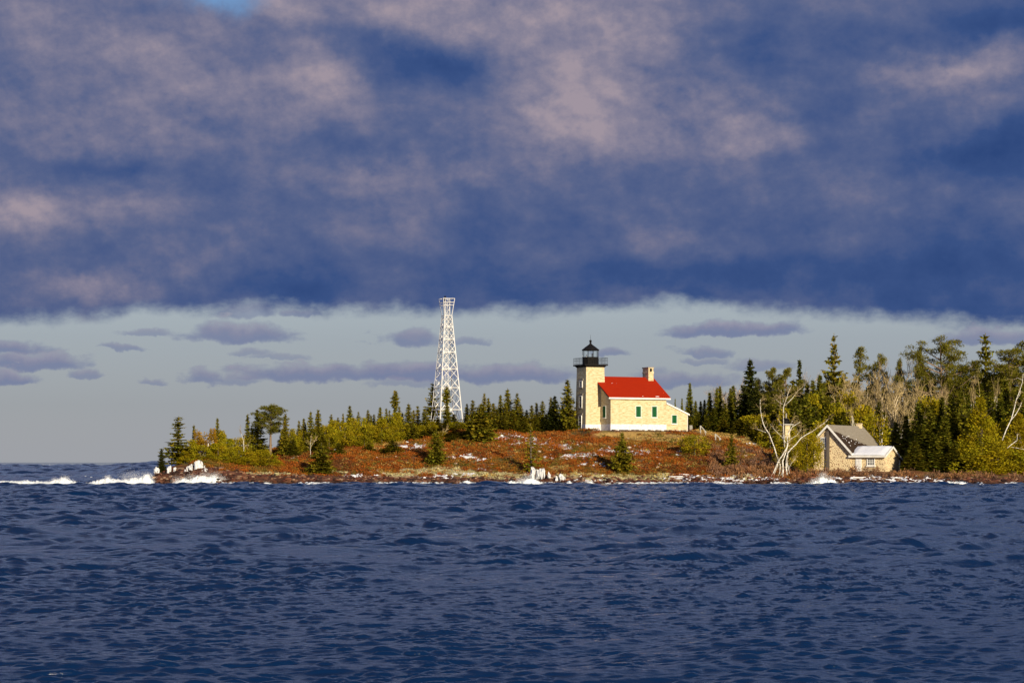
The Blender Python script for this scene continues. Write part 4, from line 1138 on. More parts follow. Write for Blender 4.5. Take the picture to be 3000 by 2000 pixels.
def pine_mesh(seed, H, Rm, bare=.35, n_limb=20, flat=False, wind=0.0, mat='pine', clump=1.0, shape='dome'):
    """Open pine: bare bole, ascending limbs carrying separate tufts of needles."""
    r = np.random.default_rng(seed); c = Cards(); tm = MB()
    lean = r.uniform(-.04, .04) * H + wind * .08 * H
    tp = [(lean * s * s, .3 * math.sin(s * 3) * .15, H * s * .96 - .05 * H * (s == 0)) for s in np.linspace(0, 1, 7)]
    tm.tube(tp, [.030 * H * .65 * (1 - .85 * s) + .02 for s in np.linspace(0, 1, 7)], 7)
    for i in range(n_limb):
        t = bare + (1 - bare) * (i + r.uniform(0, .6)) / n_limb
        u = (t - bare) / (1 - bare)
        if shape == 'dome': p = .35 + .75 * math.sqrt(max(0, 1 - (1.75 * u - .75) ** 2))
        else: p = (1 - u) ** .7 + .12
        a = r.uniform(0, 6.283)
        L = Rm * p * r.uniform(.6, 1.15) * (1 + wind * math.cos(a))
        b0 = np.array([lean * t * t, 0, H * t * .96])
        rise = (.25 + .5 * u) * L + r.uniform(-.1, .15) * L
        e = b0 + np.array([L * math.cos(a), L * math.sin(a), rise]); mid = b0 + (e - b0) * .55 + np.array([0, 0, -.08 * L])
        tm.tube([b0, mid, e], [.05 + .012 * L, .035 + .008 * L, .012], 5)
        for q in range(max(2, int(2 + L * 1.3))):
            s = r.uniform(.42, 1.02)
            ctr = (b0 * (1 - s) ** 2 + 2 * s * (1 - s) * mid + s * s * e) + r.normal(0, .22, 3) * np.array([1, 1, .45]) * (.5 + .35 * L)
            cr = r.uniform(.30, .55) * clump
            m = int(62 * clump)
            d = r.normal(size=(m, 3)); d[:, 2] = d[:, 2] * .75 + .35; d = unit3(d)
            P = ctr + d * cr * r.uniform(.15, .75, (m, 1)) * np.array([1.15, 1.15, .75])
            D = unit3(d + r.normal(0, .25, (m, 3))) * r.uniform(.18, .30, (m, 1))
            S = unit3(np.cross(D, r.normal(size=(m, 3)))) * r.uniform(.03, .055, (m, 1))
            c.add(P, D, S, r.uniform(.7, 1.15) * r.uniform(.75, 1.2, (m, 1)) * np.ones(3))
    v, f, T = c.arrays()
    mz = max(v[:, 2].max(), 1)
    me = new_mesh('crown', v / np.array([Rm, Rm, mz]), f, M[mat], False, T)
    return new_mesh('trunk', np.array(tm.v) / np.array([Rm, Rm, mz]), tm.f, M['pine_bark'], True), me

def bare_mesh(seed, H, Rm, bark='tan_bark', twig='twig', stems=1, up=.65, dense=1.0, white=False):
    """Leafless hardwood: forking limbs ending in a haze of fine twigs."""
    r = np.random.default_rng(seed); tm = MB(); P0 = []; P1 = []; Wd = []
    def grow(p, d, L, rad, lev):
        n = 3; pts = [p]
        for i in range(n):
            d = d + r.normal(0, .13, 3); d[2] += .05; d /= np.linalg.norm(d)
            pts.append(pts[-1] + d * L / n)
        if lev <= 2: tm.tube(pts, list(np.linspace(rad, rad * .62, n + 1)), 6 if lev == 0 else 4)
        else:
            for a, b in zip(pts[:-1], pts[1:]): P0.append(a); P1.append(b); Wd.append(rad)
        if lev >= 5: return
        nk = r.integers(2, 4) if lev < 2 else int(round(r.uniform(2.2, 3.6) * dense))
        for q in range(nk):
            s = r.uniform(.35, 1.0) if q else 1.0
            i = min(int(s * n), n - 1); pp = pts[i] + (pts[i + 1] - pts[i]) * (s * n - i)
            nd = d * up + unit3(r.normal(size=3) * np.array([1, 1, .5])) * (.62 if lev else .50)
            nd[2] += .12
            nd /= np.linalg.norm(nd)
            grow(pp, nd, L * r.uniform(.55, .80), rad * r.uniform(.5, .68), lev + 1)
    for s_ in range(stems):
        d = np.array([r.normal(0, .12 + .12 * (stems > 1)), r.normal(0, .12), 1.0]); d /= np.linalg.norm(d)
        grow(np.array([0, 0, -.05 * H]), d, H * .40, .026 * H + .045, 0)
    P0 = np.array(P0); P1 = np.array(P1); Wd = np.maximum(np.array(Wd), .017)[:, None]
    D = P1 - P0
    a = unit3(np.cross(D, r.normal(size=D.shape))) * Wd; b = unit3(np.cross(D, a)) * Wd
    v = []
    for k in range(3):
        ca, sa = math.cos(2.094 * k), math.sin(2.094 * k)
        v += [P0 + a * ca + b * sa, P1 + (a * ca + b * sa) * .6]
    v = np.stack(v, 1).reshape(-1, 3)
    n = len(P0); o = (np.arange(n) * 6)[:, None]
    f = np.concatenate([o + np.array([[0, 1, 3, 2]]), o + np.array([[2, 3, 5, 4]]), o + np.array([[4, 5, 1, 0]])])
    mz = v[:, 2].max(); mr = np.percentile(np.hypot(v[:, 0], v[:, 1]), 84)
    sc = np.array([mr, mr, mz])
    return new_mesh('trunk', np.array(tm.v) / sc, tm.f, M[bark], True), new_mesh('crown', v / sc, f, M[twig], False)

LIB = {}
def lib(kind, fn, n):
    LIB[kind] = [fn(i) for i in range(n)]
lib('spruce', lambda i: spruce_mesh(100 + i, 8.5, 1.55, 'cone', 1.0, .25 * (i % 3)), 7)
lib('slim', lambda i: spruce_mesh(120 + i, 7.5, .80, 'column' if i % 2 else 'cone', .9, .1), 5)
lib('dark', lambda i: spruce_mesh(140 + i, 9, 1.5, 'cone', 1.15, .1, mat='dark_spruce'), 4)
lib('fir', lambda i: spruce_mesh(160 + i, 11, 1.35, 'cone', 1.25, 0.0, .30, .02, 'fir'), 5)
lib('wide', lambda i: spruce_mesh(180 + i, 6.5, 1.9, 'cone', 1.2, .3, .16, .02), 4)
lib('layered', lambda i: spruce_mesh(200 + i, 10, 2.0, 'irregular', 1.0, .75, .06), 3)
lib('club', lambda i: spruce_mesh(220 + i, 8.5, .85, 'club', 1.15, .1), 2)
lib('thin', lambda i: spruce_mesh(230 + i, 7, 1.1, 'cone', .38, .8, .3), 2)
lib('cedar', lambda i: cedar_mesh(300 + i, 3.6, 1.5, 'cedar', 'round' if i % 2 else 'cone', 2400), 5)
lib('greencedar', lambda i: cedar_mesh(320 + i, 4.5, 1.5, 'green_cedar', 'cone' if i % 2 else 'loose', 2600), 5)
lib('ochre', lambda i: cedar_mesh(340 + i, 5.0, 1.1, 'ochre', 'loose', 1500, 'birch_bark'), 3)
lib('bigcedar', lambda i: cedar_mesh(360 + i, 13, 3.4, ('cedar', 'green_cedar')[i % 2], 'cone', 15000, size=1.05), 2)
lib('bush', lambda i: cedar_mesh(380 + i, 7.0, 2.4, 'green_cedar', 'round', 6500), 1)
lib('pine', lambda i: pine_mesh(400 + i, 11, 2.9, .10 + .1 * (i % 2), 32, wind=.2, clump=1.3, shape='taper'), 4)
lib('tallpine', lambda i: pine_mesh(420 + i, 11, 2.2, .48, 40, clump=1.35), 1)
lib('bigpine', lambda i: pine_mesh(430 + i, 15, 4.4, .22, 44, wind=.15, clump=1.75), 2)
lib('softpine', lambda i: pine_mesh(440 + i, 15, 3.9, .12, 54, clump=1.6, shape='taper', mat='pine'), 1)
lib('flagpine', lambda i: pine_mesh(450 + i, 12, 2.0, .30, 26, wind=.75, clump=1.25, shape='taper'), 2)
lib('bare', lambda i: bare_mesh(500 + i, 11, 3.0, 'tan_bark', 'twig', 1 + i % 2, .42, 1.15), 6)
lib('greybare', lambda i: bare_mesh(520 + i, 9, 2.6, 'tan_bark', 'grey_twig', 2, .7), 2)
lib('birch', lambda i: bare_mesh(540 + i, 10, 2.0, 'birch_bark', 'twig', 1, .9, .7), 3)

WORDS = {   # kind: (name, category, adjective phrase, noun)
    'spruce': ('spruce_tree', 'spruce', 'olive green pointed spruce', 'spruce'), 'slim': ('slim_spruce', 'spruce', 'very slim spire-like spruce', 'slim spruce'),
    'dark': ('dark_spruce', 'spruce', 'almost black pointed spruce', 'black spruce'), 'fir': ('fir_tree', 'fir', 'tall dense dark fir', 'fir'),
    'wide': ('broad_spruce', 'spruce', 'broad bushy spruce with low skirts', 'bushy spruce'), 'layered': ('tiered_spruce', 'spruce', 'large ragged spruce in open tiers', 'tiered spruce'),
    'club': ('club_topped_spruce', 'spruce', 'narrow club-topped spruce', 'club-topped spruce'), 'thin': ('half_dead_spruce', 'spruce', 'half-dead sparse spruce', 'sparse spruce'),
    'cedar': ('golden_cedar', 'cedar', 'low golden rounded cedar', 'golden cedar'), 'greencedar': ('yellow_green_cedar', 'cedar', 'yellow-green leafy cedar', 'yellow-green cedar'),
    'ochre': ('ochre_sapling', 'tree', 'slender ochre-leaved tree', 'ochre tree'), 'bigcedar': ('great_cedar', 'cedar', 'great golden cedar reaching to the ground', 'great cedar'),
    'bush': ('round_cedar', 'cedar', 'big round cedar bush', 'round cedar'), 'pine': ('pine_tree', 'pine', 'rugged tufted pine', 'tufted pine'),
    'tallpine': ('tall_pine', 'pine', 'tall pine with bare bole and domed top', 'domed pine'), 'bigpine': ('spreading_pine', 'pine', 'big spreading pine with separate tufts', 'spreading pine'),
    'softpine': ('feathery_pine', 'pine', 'broad feathery pine', 'feathery pine'), 'flagpine': ('wind_swept_pine', 'pine', 'wind-swept pine flagged to one side', 'wind-swept pine'),
    'bare': ('bare_tree', 'bare tree', 'leafless tan hardwood', 'bare tree'), 'greybare': ('grey_bare_tree', 'bare tree', 'leafless pale grey tree', 'grey bare tree'),
    'birch': ('white_birch', 'birch', 'leafless white-trunked birch', 'white birch'),
}
ORD = ['first', 'second', 'third', 'fourth', 'fifth', 'sixth', 'seventh', 'eighth', 'ninth', 'tenth', 'eleventh', 'twelfth', 'thirteenth', 'fourteenth', 'fifteenth',
       'sixteenth', 'seventeenth', 'eighteenth', 'nineteenth', 'twentieth']
ORD += ['twenty-' + w for w in ORD[:9]]
ZONES = {   # zone: (phrase for the label, group)
    'point': ('on the rocky point', 'trees on the rocky point'),
    'shelf': ('between rocky point and lattice tower', 'trees between the point and the lattice tower'),
    'latt': ('around the lattice tower foot', 'trees at the foot of the lattice tower'),
    'mid': ('between lattice tower and lighthouse', 'trees between lattice tower and lighthouse'),
    'slope': ('out on the red heath slope', 'trees on the open slope'),
    'behind': ('right of the red-roofed dwelling', 'trees beyond the dwelling'),
    'wood': ('in the wood behind the cottage', 'trees in the wood behind the cottage'),
    'east': ('in the wood beyond the cottage', 'trees in the wood beyond the cottage'),
}
SPECS = []
def T(zone, kind, rows, Y=None, label=None, lean=0):
    """rows: (px of the top, py of the top, width in px[, distance or None, py of the base])."""
    for q in rows:
        px, top, w = q[:3]
        y = q[3] if len(q) > 3 and q[3] else Y
        if len(q) > 4: y = Y_at(px, q[4])
        if y is None: y = 345.0
        if len(q) < 5: y -= {'shelf': 7.5, 'latt': 6, 'mid': 5}.get(zone, 0)
        SPECS.append(dict(zone=zone, kind=kind, px=px, top=top, w=w, Y=y, label=label, lean=lean))

# the rocky point at the left end of the island
T('point', 'dark', [(473, 1312, 27, 326)], label='small black spruce alone at the very tip of the rocky point')
T('point', 'layered', [(522, 1219, 66, 330)], label='largest tiered spruce on the rocky point, standing behind the white ice')
T('point', 'slim', [(568, 1243, 20, 336), (725, 1213, 24, 342)])
T('point', 'spruce', [(637, 1224, 30, 338), (755, 1197, 54, 344), (737, 1250, 40, 347)])
T('point', 'ochre', [(577, 1259, 16, 335), (609, 1264, 40, 333), (622, 1256, 16, 337), (592, 1285, 26, 332)])
T('point', 'cedar', [(562, 1290, 44, 330.5), (588, 1305, 40, 329), (650, 1264, 34, 338), (640, 1300, 46, 331), (673, 1287, 38, 339), (668, 1315, 52, 329.5), (703, 1310, 50, 332),
                     (730, 1325, 50, 329.5), (692, 1338, 52, 326.5), (655, 1340, 46, 326.5), (615, 1333, 46, 327.5), (765, 1318, 46, 331), (770, 1345, 60, 327), (725, 1350, 48, 326),
                     (800, 1355, 44, 328)])
T('point', 'greencedar', [(693, 1283, 42, 340), (540, 1318, 34, 329), (785, 1330, 44, 330)])
T('point', 'tallpine', [(793, 1180, 70, 340)], label='tall pine with bare bole and domed top, tallest tree on the point')
# shelf between the point and the lattice tower
T('shelf', 'spruce', [(836, 1211, 38, 346), (876, 1231, 26, 350), (910, 1204, 34, 349), (932, 1199, 38, 350), (1114, 1192, 32, 362), (1197, 1181, 40, 362), (1141, 1200, 24, 364),
                      (826, 1262, 34, 350), (1025, 1187, 36, 366), (1243, 1196, 32, 364), (860, 1285, 40, 345), (945, 1268, 40, 346), (1066, 1250, 36, 356)])
T('shelf', 'slim', [(895, 1240, 14, 352), (1005, 1210, 15, 362), (1066, 1222, 18, 364), (1087, 1215, 18, 362), (1096, 1213, 20, 366), (1132, 1195, 20, 364), (1179, 1208, 18, 364),
                    (1224, 1188, 24, 366)])
T('shelf', 'club', [(1158, 1142, 26, 365)], label='narrow club-topped spruce standing high above the yellow-green cedars')
T('shelf', 'greencedar', [(857, 1258, 32, 349), (889, 1262, 34, 350), (955, 1245, 38, 352), (977, 1233, 40, 354), (1000, 1237, 42, 355), (1032, 1226, 44, 358), (1056, 1226, 40, 359),
                          (1078, 1246, 40, 357), (1118, 1228, 50, 358), (1140, 1222, 44, 360), (1163, 1210, 46, 360), (1010, 1262, 44, 352), (965, 1272, 40, 350), (1045, 1262, 46, 354),
                          (1180, 1240, 36, 360), (920, 1262, 34, 350)])
T('shelf', 'wide', [(1150, 1287, 64, None, 1328), (1080, 1300, 40, None, 1322), (992, 1296, 44, None, 1330), (1015, 1278, 36, 352), (1205, 1235, 56, 360), (830, 1300, 40, 346)])
# foot of the lattice tower
T('latt', 'layered', [(1267, 1121, 52, 392)], label='dark tiered spruce rising behind the left leg of the lattice tower')
T('latt', 'club', [(1309, 1130, 28, 372)], label='narrow club-topped spruce in front of the middle of the lattice tower')
T('latt', 'spruce', [(1250, 1210, 36, 370), (1283, 1222, 40, 368), (1330, 1212, 46, 368), (1350, 1245, 44, 366), (1300, 1252, 52, 364), (1252, 1255, 54, 362), (1312, 1205, 44, 374), (1328, 1262, 56, 358)])
T('latt', 'wide', [(1278, 1258, 62, None, 1362)], label='bushy spruce below the lattice tower, lowest of its group on the slope')
T('latt', 'wide', [(1345, 1268, 60, 356), (1240, 1275, 44, 360), (1320, 1285, 50, 354)])
# between the lattice tower and the lighthouse
T('mid', 'spruce', [(1368, 1182, 28, 374), (1385, 1171, 38, 372), (1419, 1150, 30, 380), (1431, 1165, 30, 376), (1466, 1156, 32, 376), (1487, 1138, 46, 376), (1515, 1150, 42, 374), (1543, 1200, 30, 372),
                    (1558, 1186, 36, 370), (1589, 1173, 38, 372), (1445, 1180, 40, 374), (1535, 1218, 40, 368), (1500, 1200, 50, 368), (1470, 1215, 46, 366)])
T('mid', 'spruce', [(1663, 1112, 56, 370)], label='tallest spruce just left of the lighthouse tower')
T('mid', 'wide', [(1410, 1180, 92, 352)], label='very broad bushy spruce halfway up the slope, right of the lattice tower')
T('mid', 'wide', [(1440, 1205, 60, 366), (1385, 1235, 56, 358)])
T('mid', 'slim', [(1572, 1178, 22, 374), (1614, 1163, 22, 374), (1683, 1200, 30, 374)])
T('mid', 'dark', [(1625, 1159, 50, 371), (1600, 1215, 36, 370), (1640, 1215, 40, 369), (1648, 1185, 26, 376)])
T('mid', 'thin', [(1555, 1240, 46, None, 1385)], label='half-dead sparse spruce with bare mast, left of the ice hump by the water')
# open slope
T('slope', 'wide', [(1823, 1264, 62, None, 1380)], label='lone pointed spruce on the open slope below the dwelling')
T('slope', 'spruce', [(2143, 1272, 36, None, 1372)], label='slim green spruce on the slope right of the handrails')
T('slope', 'wide', [(941, 1296, 84, None, 1388)], label='broad pale spruce low on the slope near the shore, right of the domed pine')
T('slope', 'greencedar', [(2035, 1274, 60, None, 1333)], label='small bright yellow-green conifer below the end of the stone wall')
# beyond the dwelling
T('behind', 'fir', [(1978, 1166, 12, 420), (1998, 1166, 16, 410), (2021, 1120, 30, 392), (2038, 1173, 28, 390), (2053, 1174, 26, 392), (2064, 1170, 26, 390), (2079, 1149, 34, 388), (2100, 1135, 30, 386),
                    (2109, 1129, 34, 388), (2140, 1136, 34, 384), (2148, 1128, 38, 386), (2124, 1180, 40, 380), (2045, 1205, 34, 384), (2090, 1195, 44, 380)])
T('behind', 'spruce', [(2165, 1226, 62, 368), (2190, 1230, 50, 366), (2120, 1225, 44, 374), (2070, 1222, 40, 378), (2018, 1215, 36, 384), (2225, 1255, 44, 362)])
T('behind', 'greybare', [(2140, 1096, 76, 410), (2115, 1120, 60, 412), (2235, 1105, 60, 408), (2385, 1078, 70, 412)])
# wood behind the cottage
T('wood', 'dark', [(2198, 1052, 70, 384), (2342, 1053, 44, 392), (2180, 1130, 60, 378), (2215, 1130, 60, 374)])
T('wood', 'layered', [(2443, 980, 74, 392)], label='tallest ragged tiered spruce standing above the cottage roof')
T('wood', 'pine', [(2262, 1073, 62, 388), (2304, 1074, 70, 386), (2285, 1120, 80, 376), (2575, 1030, 60, 398), (2695, 1008, 36, 402), (2240, 1150, 60, 376), (2640, 1045, 50, 400)])
T('wood', 'flagpine', [(2508, 1012, 60, 398)], label='leaning wind-swept pine right of the tallest tiered spruce')
T('wood', 'fir', [(2382, 1112, 50, 378), (2402, 1096, 56, 382), (2360, 1150, 60, 372), (2330, 1165, 56, 368), (2420, 1160, 60, 372), (2455, 1165, 50, 374), (2300, 1170, 50, 370), (2265, 1175, 50, 372),
                  (2390, 1190, 60, 366), (2345, 1215, 60, 364), (2500, 1180, 56, 376), (2540, 1185, 60, 374), (2470, 1205, 60, 368), (2270, 1235, 56, 362), (2240, 1220, 60, 366), (2575, 1175, 50, 376),
                  (2590, 1205, 60, 368), (2430, 1215, 60, 364)])
T('wood', 'greencedar', [(2520, 1190, 60, 370), (2320, 1250, 50, 358), (2255, 1265, 50, 358), (2285, 1250, 44, 362), (2410, 1235, 50, 362)])
T('wood', 'bare', [(2460, 1100, 90, 384), (2505, 1090, 100, 386), (2547, 1092, 90, 380), (2585, 1080, 100, 384), (2615, 1058, 90, 390), (2645, 1040, 90, 394), (2668, 1065, 90, 388), (2690, 1105, 76, 372),
                   (2480, 1130, 84, 378), (2525, 1130, 84, 374), (2570, 1130, 90, 374), (2630, 1110, 90, 380), (2450, 1140, 60, 380), (2605, 1100, 80, 372), (2680, 1040, 80, 398), (2435, 1120, 60, 388)])
T('wood', 'birch', [(2640, 1190, 60, 356), (2515, 1170, 36, 366), (2590, 1160, 40, 366)])
T('wood', 'bush', [(2366, 1268, 92, 328)], label='big round cedar bush against the left end of the stone cottage')
# wood beyond the cottage, to the right edge
T('east', 'bigpine', [(2760, 986, 168, 386)], label='biggest spreading pine with separate tufts, crowning the wood right of the bare trees')
T('east', 'layered', [(2887, 976, 84, 388)], label='ragged tiered spruce on the skyline between two broad pines')
T('east', 'softpine', [(2958, 1018, 150, 378)], label='broad feathery pine at the right of the wood, above the leaning birch')
T('east', 'pine', [(3012, 985, 90, 392), (3050, 1010, 100, 380), (3110, 1015, 110, 384), (2815, 1060, 80, 392), (2900, 1085, 80, 382)])
T('east', 'bare', [(2735, 1120, 70, 372), (2758, 1100, 70, 376), (2790, 1085, 70, 394), (2860, 1075, 60, 396)])
T('east', 'birch', [(2848, 1096, 44, 366), (2898, 1092, 44, 366), (2690, 1118, 50, 362)])
T('east', 'fir', [(2691, 1178, 70, 341), (2760, 1160, 60, 358), (2786, 1150, 60, 354), (2816, 1144, 60, 352), (2835, 1152, 56, 358), (2725, 1190, 70, 338), (2700, 1240, 74, 337), (2765, 1215, 66, 336),
                  (2800, 1205, 74, 344), (2655, 1215, 64, 345), (2625, 1235, 60, 348), (2930, 1150, 60, 356), (2960, 1170, 66, 352), (2735, 1270, 70, 334.5), (2905, 1145, 60, 360), (2870, 1120, 70, 368),
                  (2680, 1290, 60, 334), (2990, 1120, 70, 366), (2945, 1110, 64, 370), (3040, 1130, 80, 358), (3080, 1150, 90, 350), (2655, 1290, 56, 346), (2795, 1290, 54, 333), (2620, 1275, 50, 352), (2840, 1210, 60, 350)])
T('east', 'greencedar', [(2718, 1165, 50, 362), (2745, 1180, 44, 362), (2920, 1230, 60, 345), (2940, 1280, 70, 338), (3020, 1240, 80, 342)])
T('east', 'bigcedar', [(2871, 1155, 178, 336)], label='great golden cedar, tallest of the two reaching down to the shore')
T('east', 'bigcedar', [(2985, 1205, 150, 341)], label='second great cedar at the right edge, behind the leaning birch')
T('east', 'cedar', [(2845, 1315, 80, 331), (2925, 1320, 90, 331), (2880, 1335, 90, 329.5), (2965, 1320, 90, 332), (2990, 1340, 80, 331), (3040, 1320, 100, 334)])

T('wood', 'spruce', [(2170, 1180, 60, 392), (2225, 1160, 70, 392), (2250, 1130, 70, 398), (2290, 1110, 70, 402), (2325, 1110, 70, 402), (2365, 1120, 70, 400), (2425, 1110, 70, 404), (2470, 1110, 80, 408),
                     (2510, 1120, 80, 406), (2550, 1125, 80, 406), (2590, 1130, 80, 404), (2625, 1130, 80, 404), (2660, 1120, 80, 408), (2400, 1150, 70, 390)])
T('east', 'spruce', [(2700, 1110, 80, 404), (2735, 1110, 80, 402), (2775, 1110, 80, 400), (2810, 1100, 80, 402), (2850, 1110, 80, 400), (2890, 1110, 80, 398), (2925, 1095, 80, 400), (2965, 1090, 90, 396),
                     (3005, 1080, 90, 396), (3060, 1090, 100, 396)])
T('wood', 'greencedar', [(2215, 1215, 60, 368), (2300, 1200, 60, 368), (2440, 1185, 60, 372), (2385, 1160, 56, 376), (2560, 1215, 60, 366), (2485, 1150, 56, 380), (2292, 1290, 44, 343), (2322, 1282, 46, 342), (2306, 1312, 50, 336)])
T('wood', 'pine', [(2410, 1120, 70, 386), (2350, 1110, 70, 388), (2225, 1105, 60, 390)])
T('east', 'pine', [(2720, 1070, 90, 394), (2785, 1085, 90, 386), (2940, 1060, 100, 384), (2850, 1050, 80, 398)])
T('shelf', 'greencedar', [(905, 1285, 40, 352), (985, 1275, 44, 354), (1095, 1262, 46, 358), (1130, 1255, 46, 360), (1068, 1275, 40, 352), (875, 1290, 36, 350), (1210, 1255, 40, 362)])
T('latt', 'greencedar', [(1262, 1235, 40, 366), (1340, 1235, 40, 366), (1290, 1265, 44, 358)])
T('shelf', 'greencedar', [(850, 1275, 44, 351), (940, 1250, 40, 354), (1020, 1255, 44, 356), (1105, 1240, 40, 360), (1150, 1245, 44, 359), (1195, 1250, 40, 361), (1225, 1245, 36, 363)])
T('shelf', 'spruce', [(890, 1225, 28, 356), (970, 1212, 28, 360), (1050, 1205, 28, 364), (1078, 1200, 28, 366), (1170, 1190, 28, 368), (1212, 1200, 30, 366), (990, 1222, 26, 360)])
T('mid', 'spruce', [(1400, 1200, 40, 370), (1455, 1195, 40, 372), (1480, 1180, 40, 374), (1525, 1185, 36, 374), (1568, 1215, 36, 370), (1580, 1205, 36, 372), (1612, 1195, 36, 374)])
trng = random.Random(5)
proto = {}
bykey = {}
for sp_ in SPECS:
    if not sp_['label']: bykey.setdefault((sp_['zone'], sp_['kind']), []).append(sp_)
for (zone, kind), L in bykey.items():
    L.sort(key=lambda s: s['px'])
    for i, s in enumerate(L):
        where = ZONES[zone][0]; nm, cat, adj, noun = WORDS[kind]
        if len(L) == 1: s['label'] = f'{adj}, the only one {where}'
        elif i == 0: s['label'] = f'{adj}, leftmost of its sort {where}'
        elif i == len(L) - 1: s['label'] = f'{adj}, rightmost of its sort {where}'
        else: s['label'] = f'{adj}, {ORD[i]} from the left {where}'
vcount = {}
WIDE = {'spruce': 1.55, 'dark': 1.5, 'layered': 1.65, 'wide': 1.4, 'slim': 1.35, 'club': 1.35, 'fir': 1.5, 'bush': .98, 'bigcedar': 1.15, 'pine': 1.55, 'flagpine': 1.5, 'tallpine': 1.25, 'bigpine': 1.2, 'bare': 1.3}
TREE_AT = []
for s in SPECS:
    kind = s['kind']; nm, cat, adj, noun = WORDS[kind]
    X = (s['px'] - 1500) / F * s['Y']; z = ground_z(X, s['Y'])
    ztop = HC - (s['top'] - HOR) * s['Y'] / F
    h = max(1.2, ztop - z); rad = s['w'] / 2 * s['Y'] / F * WIDE.get(kind, 1.5)
    v = vcount.get(kind, 0); vcount[kind] = v + 1
    tm, cm = LIB[kind][v % len(LIB[kind])]
    if kind not in proto:
        e = empty(nm); a = link('trunk', tm, e); b = link('crown', cm, e); proto[kind] = e
    else:
        src = proto[kind]
        e = src.copy(); COL.objects.link(e)
        for chd in list(src.children):
            cc = chd.copy(); COL.objects.link(cc); cc.parent = e
            cc.data = tm if chd.name.startswith('trunk') else cm
    e.location = (X, s['Y'], z); e.scale = (rad, rad, h)
    rz = trng.uniform(0, 6.28)
    if kind in ('flagpine',): rz = trng.uniform(-.3, .3)
    e.rotation_euler = (0, 0, rz)
    for kk in ('label', 'category', 'group'):
        if kk in e: del e[kk]
    tag(e, s['label'], cat, ZONES[s['zone']][1])
    TREE_AT.append((X, s['Y'], rad))
print('trees', len(SPECS))

# ---- the birch clump by the water: white stems traced at their own distance
def stem_tree(name, label, cat, Y, stems, twigs, bark, seed, scale=(1900, 1080, 3.92), depth=1.0):
    x0, y0, k = scale; r = np.random.default_rng(seed)
    conv = lambda p, dy: at(x0 + p[0] / k, y0 + p[1] / k, Y + dy)
    base = stems[0][0][0]
    bp = conv(base, 0); root = empty(name, bp); tag(root, label, cat)
    mb = MB(); P0, P1 = [], []
    for pts, r0, r1 in stems:
        dy0 = 0 if pts[0][1] > 1000 else r.uniform(-.2, .2)
        dd = r.uniform(-depth, depth)
        P = [Vector(conv(p, dy0 + dd * i / len(pts))) - Vector(bp) for i, p in enumerate(pts)]
        rr = list(np.linspace(r0, r1, len(P)) * .58)
        mb.tube(P, rr, 7)
        for q in range(int(2.2 * twigs * len(P))):
            i = r.integers(len(P) // 3, len(P) - 1) if len(P) > 2 else 0
            s = r.random(); p = P[i].lerp(P[i + 1], s); ax = (P[i + 1] - P[i]).normalized()
            d = Vector(unit3(np.array(ax) * .7 + r.normal(0, .6, 3) + np.array([0, 0, .25])))
            L = r.uniform(.4, 1.3)
            for w in range(4):
                e = p + d * L / 4; P0.append(p); P1.append(e); p = e
                d = (d + Vector(r.normal(0, .25, 3))).normalized()
                if w > 0:
                    f = p + (d + Vector(r.normal(0, .7, 3))).normalized() * L * .35; P0.append(p); P1.append(f)
    mb.build('trunk', bark, root, True)
    if P0:
        tw = MB()
        for a, b in zip(P0, P1): tw.tube([a, b], [.024, .013], 3)
        tw.build('twigs', M['twig'], root)
    return root
stem_tree('white_birch', 'gnarled bare white birch clump leaning over the shore left of the cottage', 'birch', 322.5, [
    ([(1540, 1250), (1545, 1150), (1540, 1060), (1575, 960), (1600, 870), (1592, 800), (1608, 740), (1650, 665), (1740, 610)], .24, .06),
    ([(1390, 1265), (1440, 1180), (1470, 1110), (1495, 1050), (1540, 990), (1590, 900), (1600, 850)], .15, .17),
    ([(1430, 1255), (1450, 1190), (1480, 1120), (1500, 1040)], .07, .10),
    ([(1485, 1250), (1508, 1180), (1512, 1110), (1500, 1050)], .10, .11),
    ([(1500, 1070), (1475, 1010), (1445, 905), (1412, 820), (1385, 745), (1345, 690), (1318, 630), (1300, 560), (1287, 480), (1282, 420), (1283, 350)], .19, .045),
    ([(1590, 1215), (1580, 1130), (1582, 1060), (1600, 960), (1650, 905), (1690, 870), (1750, 795), (1820, 750), (1880, 720), (1950, 668), (2030, 615), (2065, 575)], .23, .035),
    ([(1562, 900), (1556, 800), (1550, 700), (1550, 600), (1548, 500), (1553, 430), (1575, 370), (1592, 320), (1605, 270), (1640, 200)], .13, .03),
    ([(1556, 430), (1600, 390), (1650, 340), (1690, 285), (1720, 245), (1775, 208)], .085, .025),
    ([(1550, 420), (1545, 350), (1535, 300), (1520, 240)], .05, .02),
    ([(1585, 860), (1540, 790), (1480, 730), (1440, 690), (1395, 630)], .085, .03),
    ([(1365, 735), (1310, 715), (1262, 700), (1235, 670)], .06, .02),
    ([(1600, 840), (1640, 800), (1700, 765), (1735, 720), (1755, 690)], .08, .025),
    ([(1600, 740), (1625, 680), (1640, 620), (1660, 590)], .06, .02),
    ([(1545, 410), (1500, 385), (1455, 345)], .045, .018),
    ([(1548, 680), (1510, 630), (1490, 570)], .05, .02),
    ([(1610, 1180), (1620, 1120), (1650, 1070), (1690, 1020)], .07, .025),
    ([(1500, 1260), (1530, 1200), (1550, 1120)], .09, .12),
    ([(1620, 1200), (1600, 1120), (1590, 1050)], .10, .12)], 1.3, M['birch_bark'], 5)
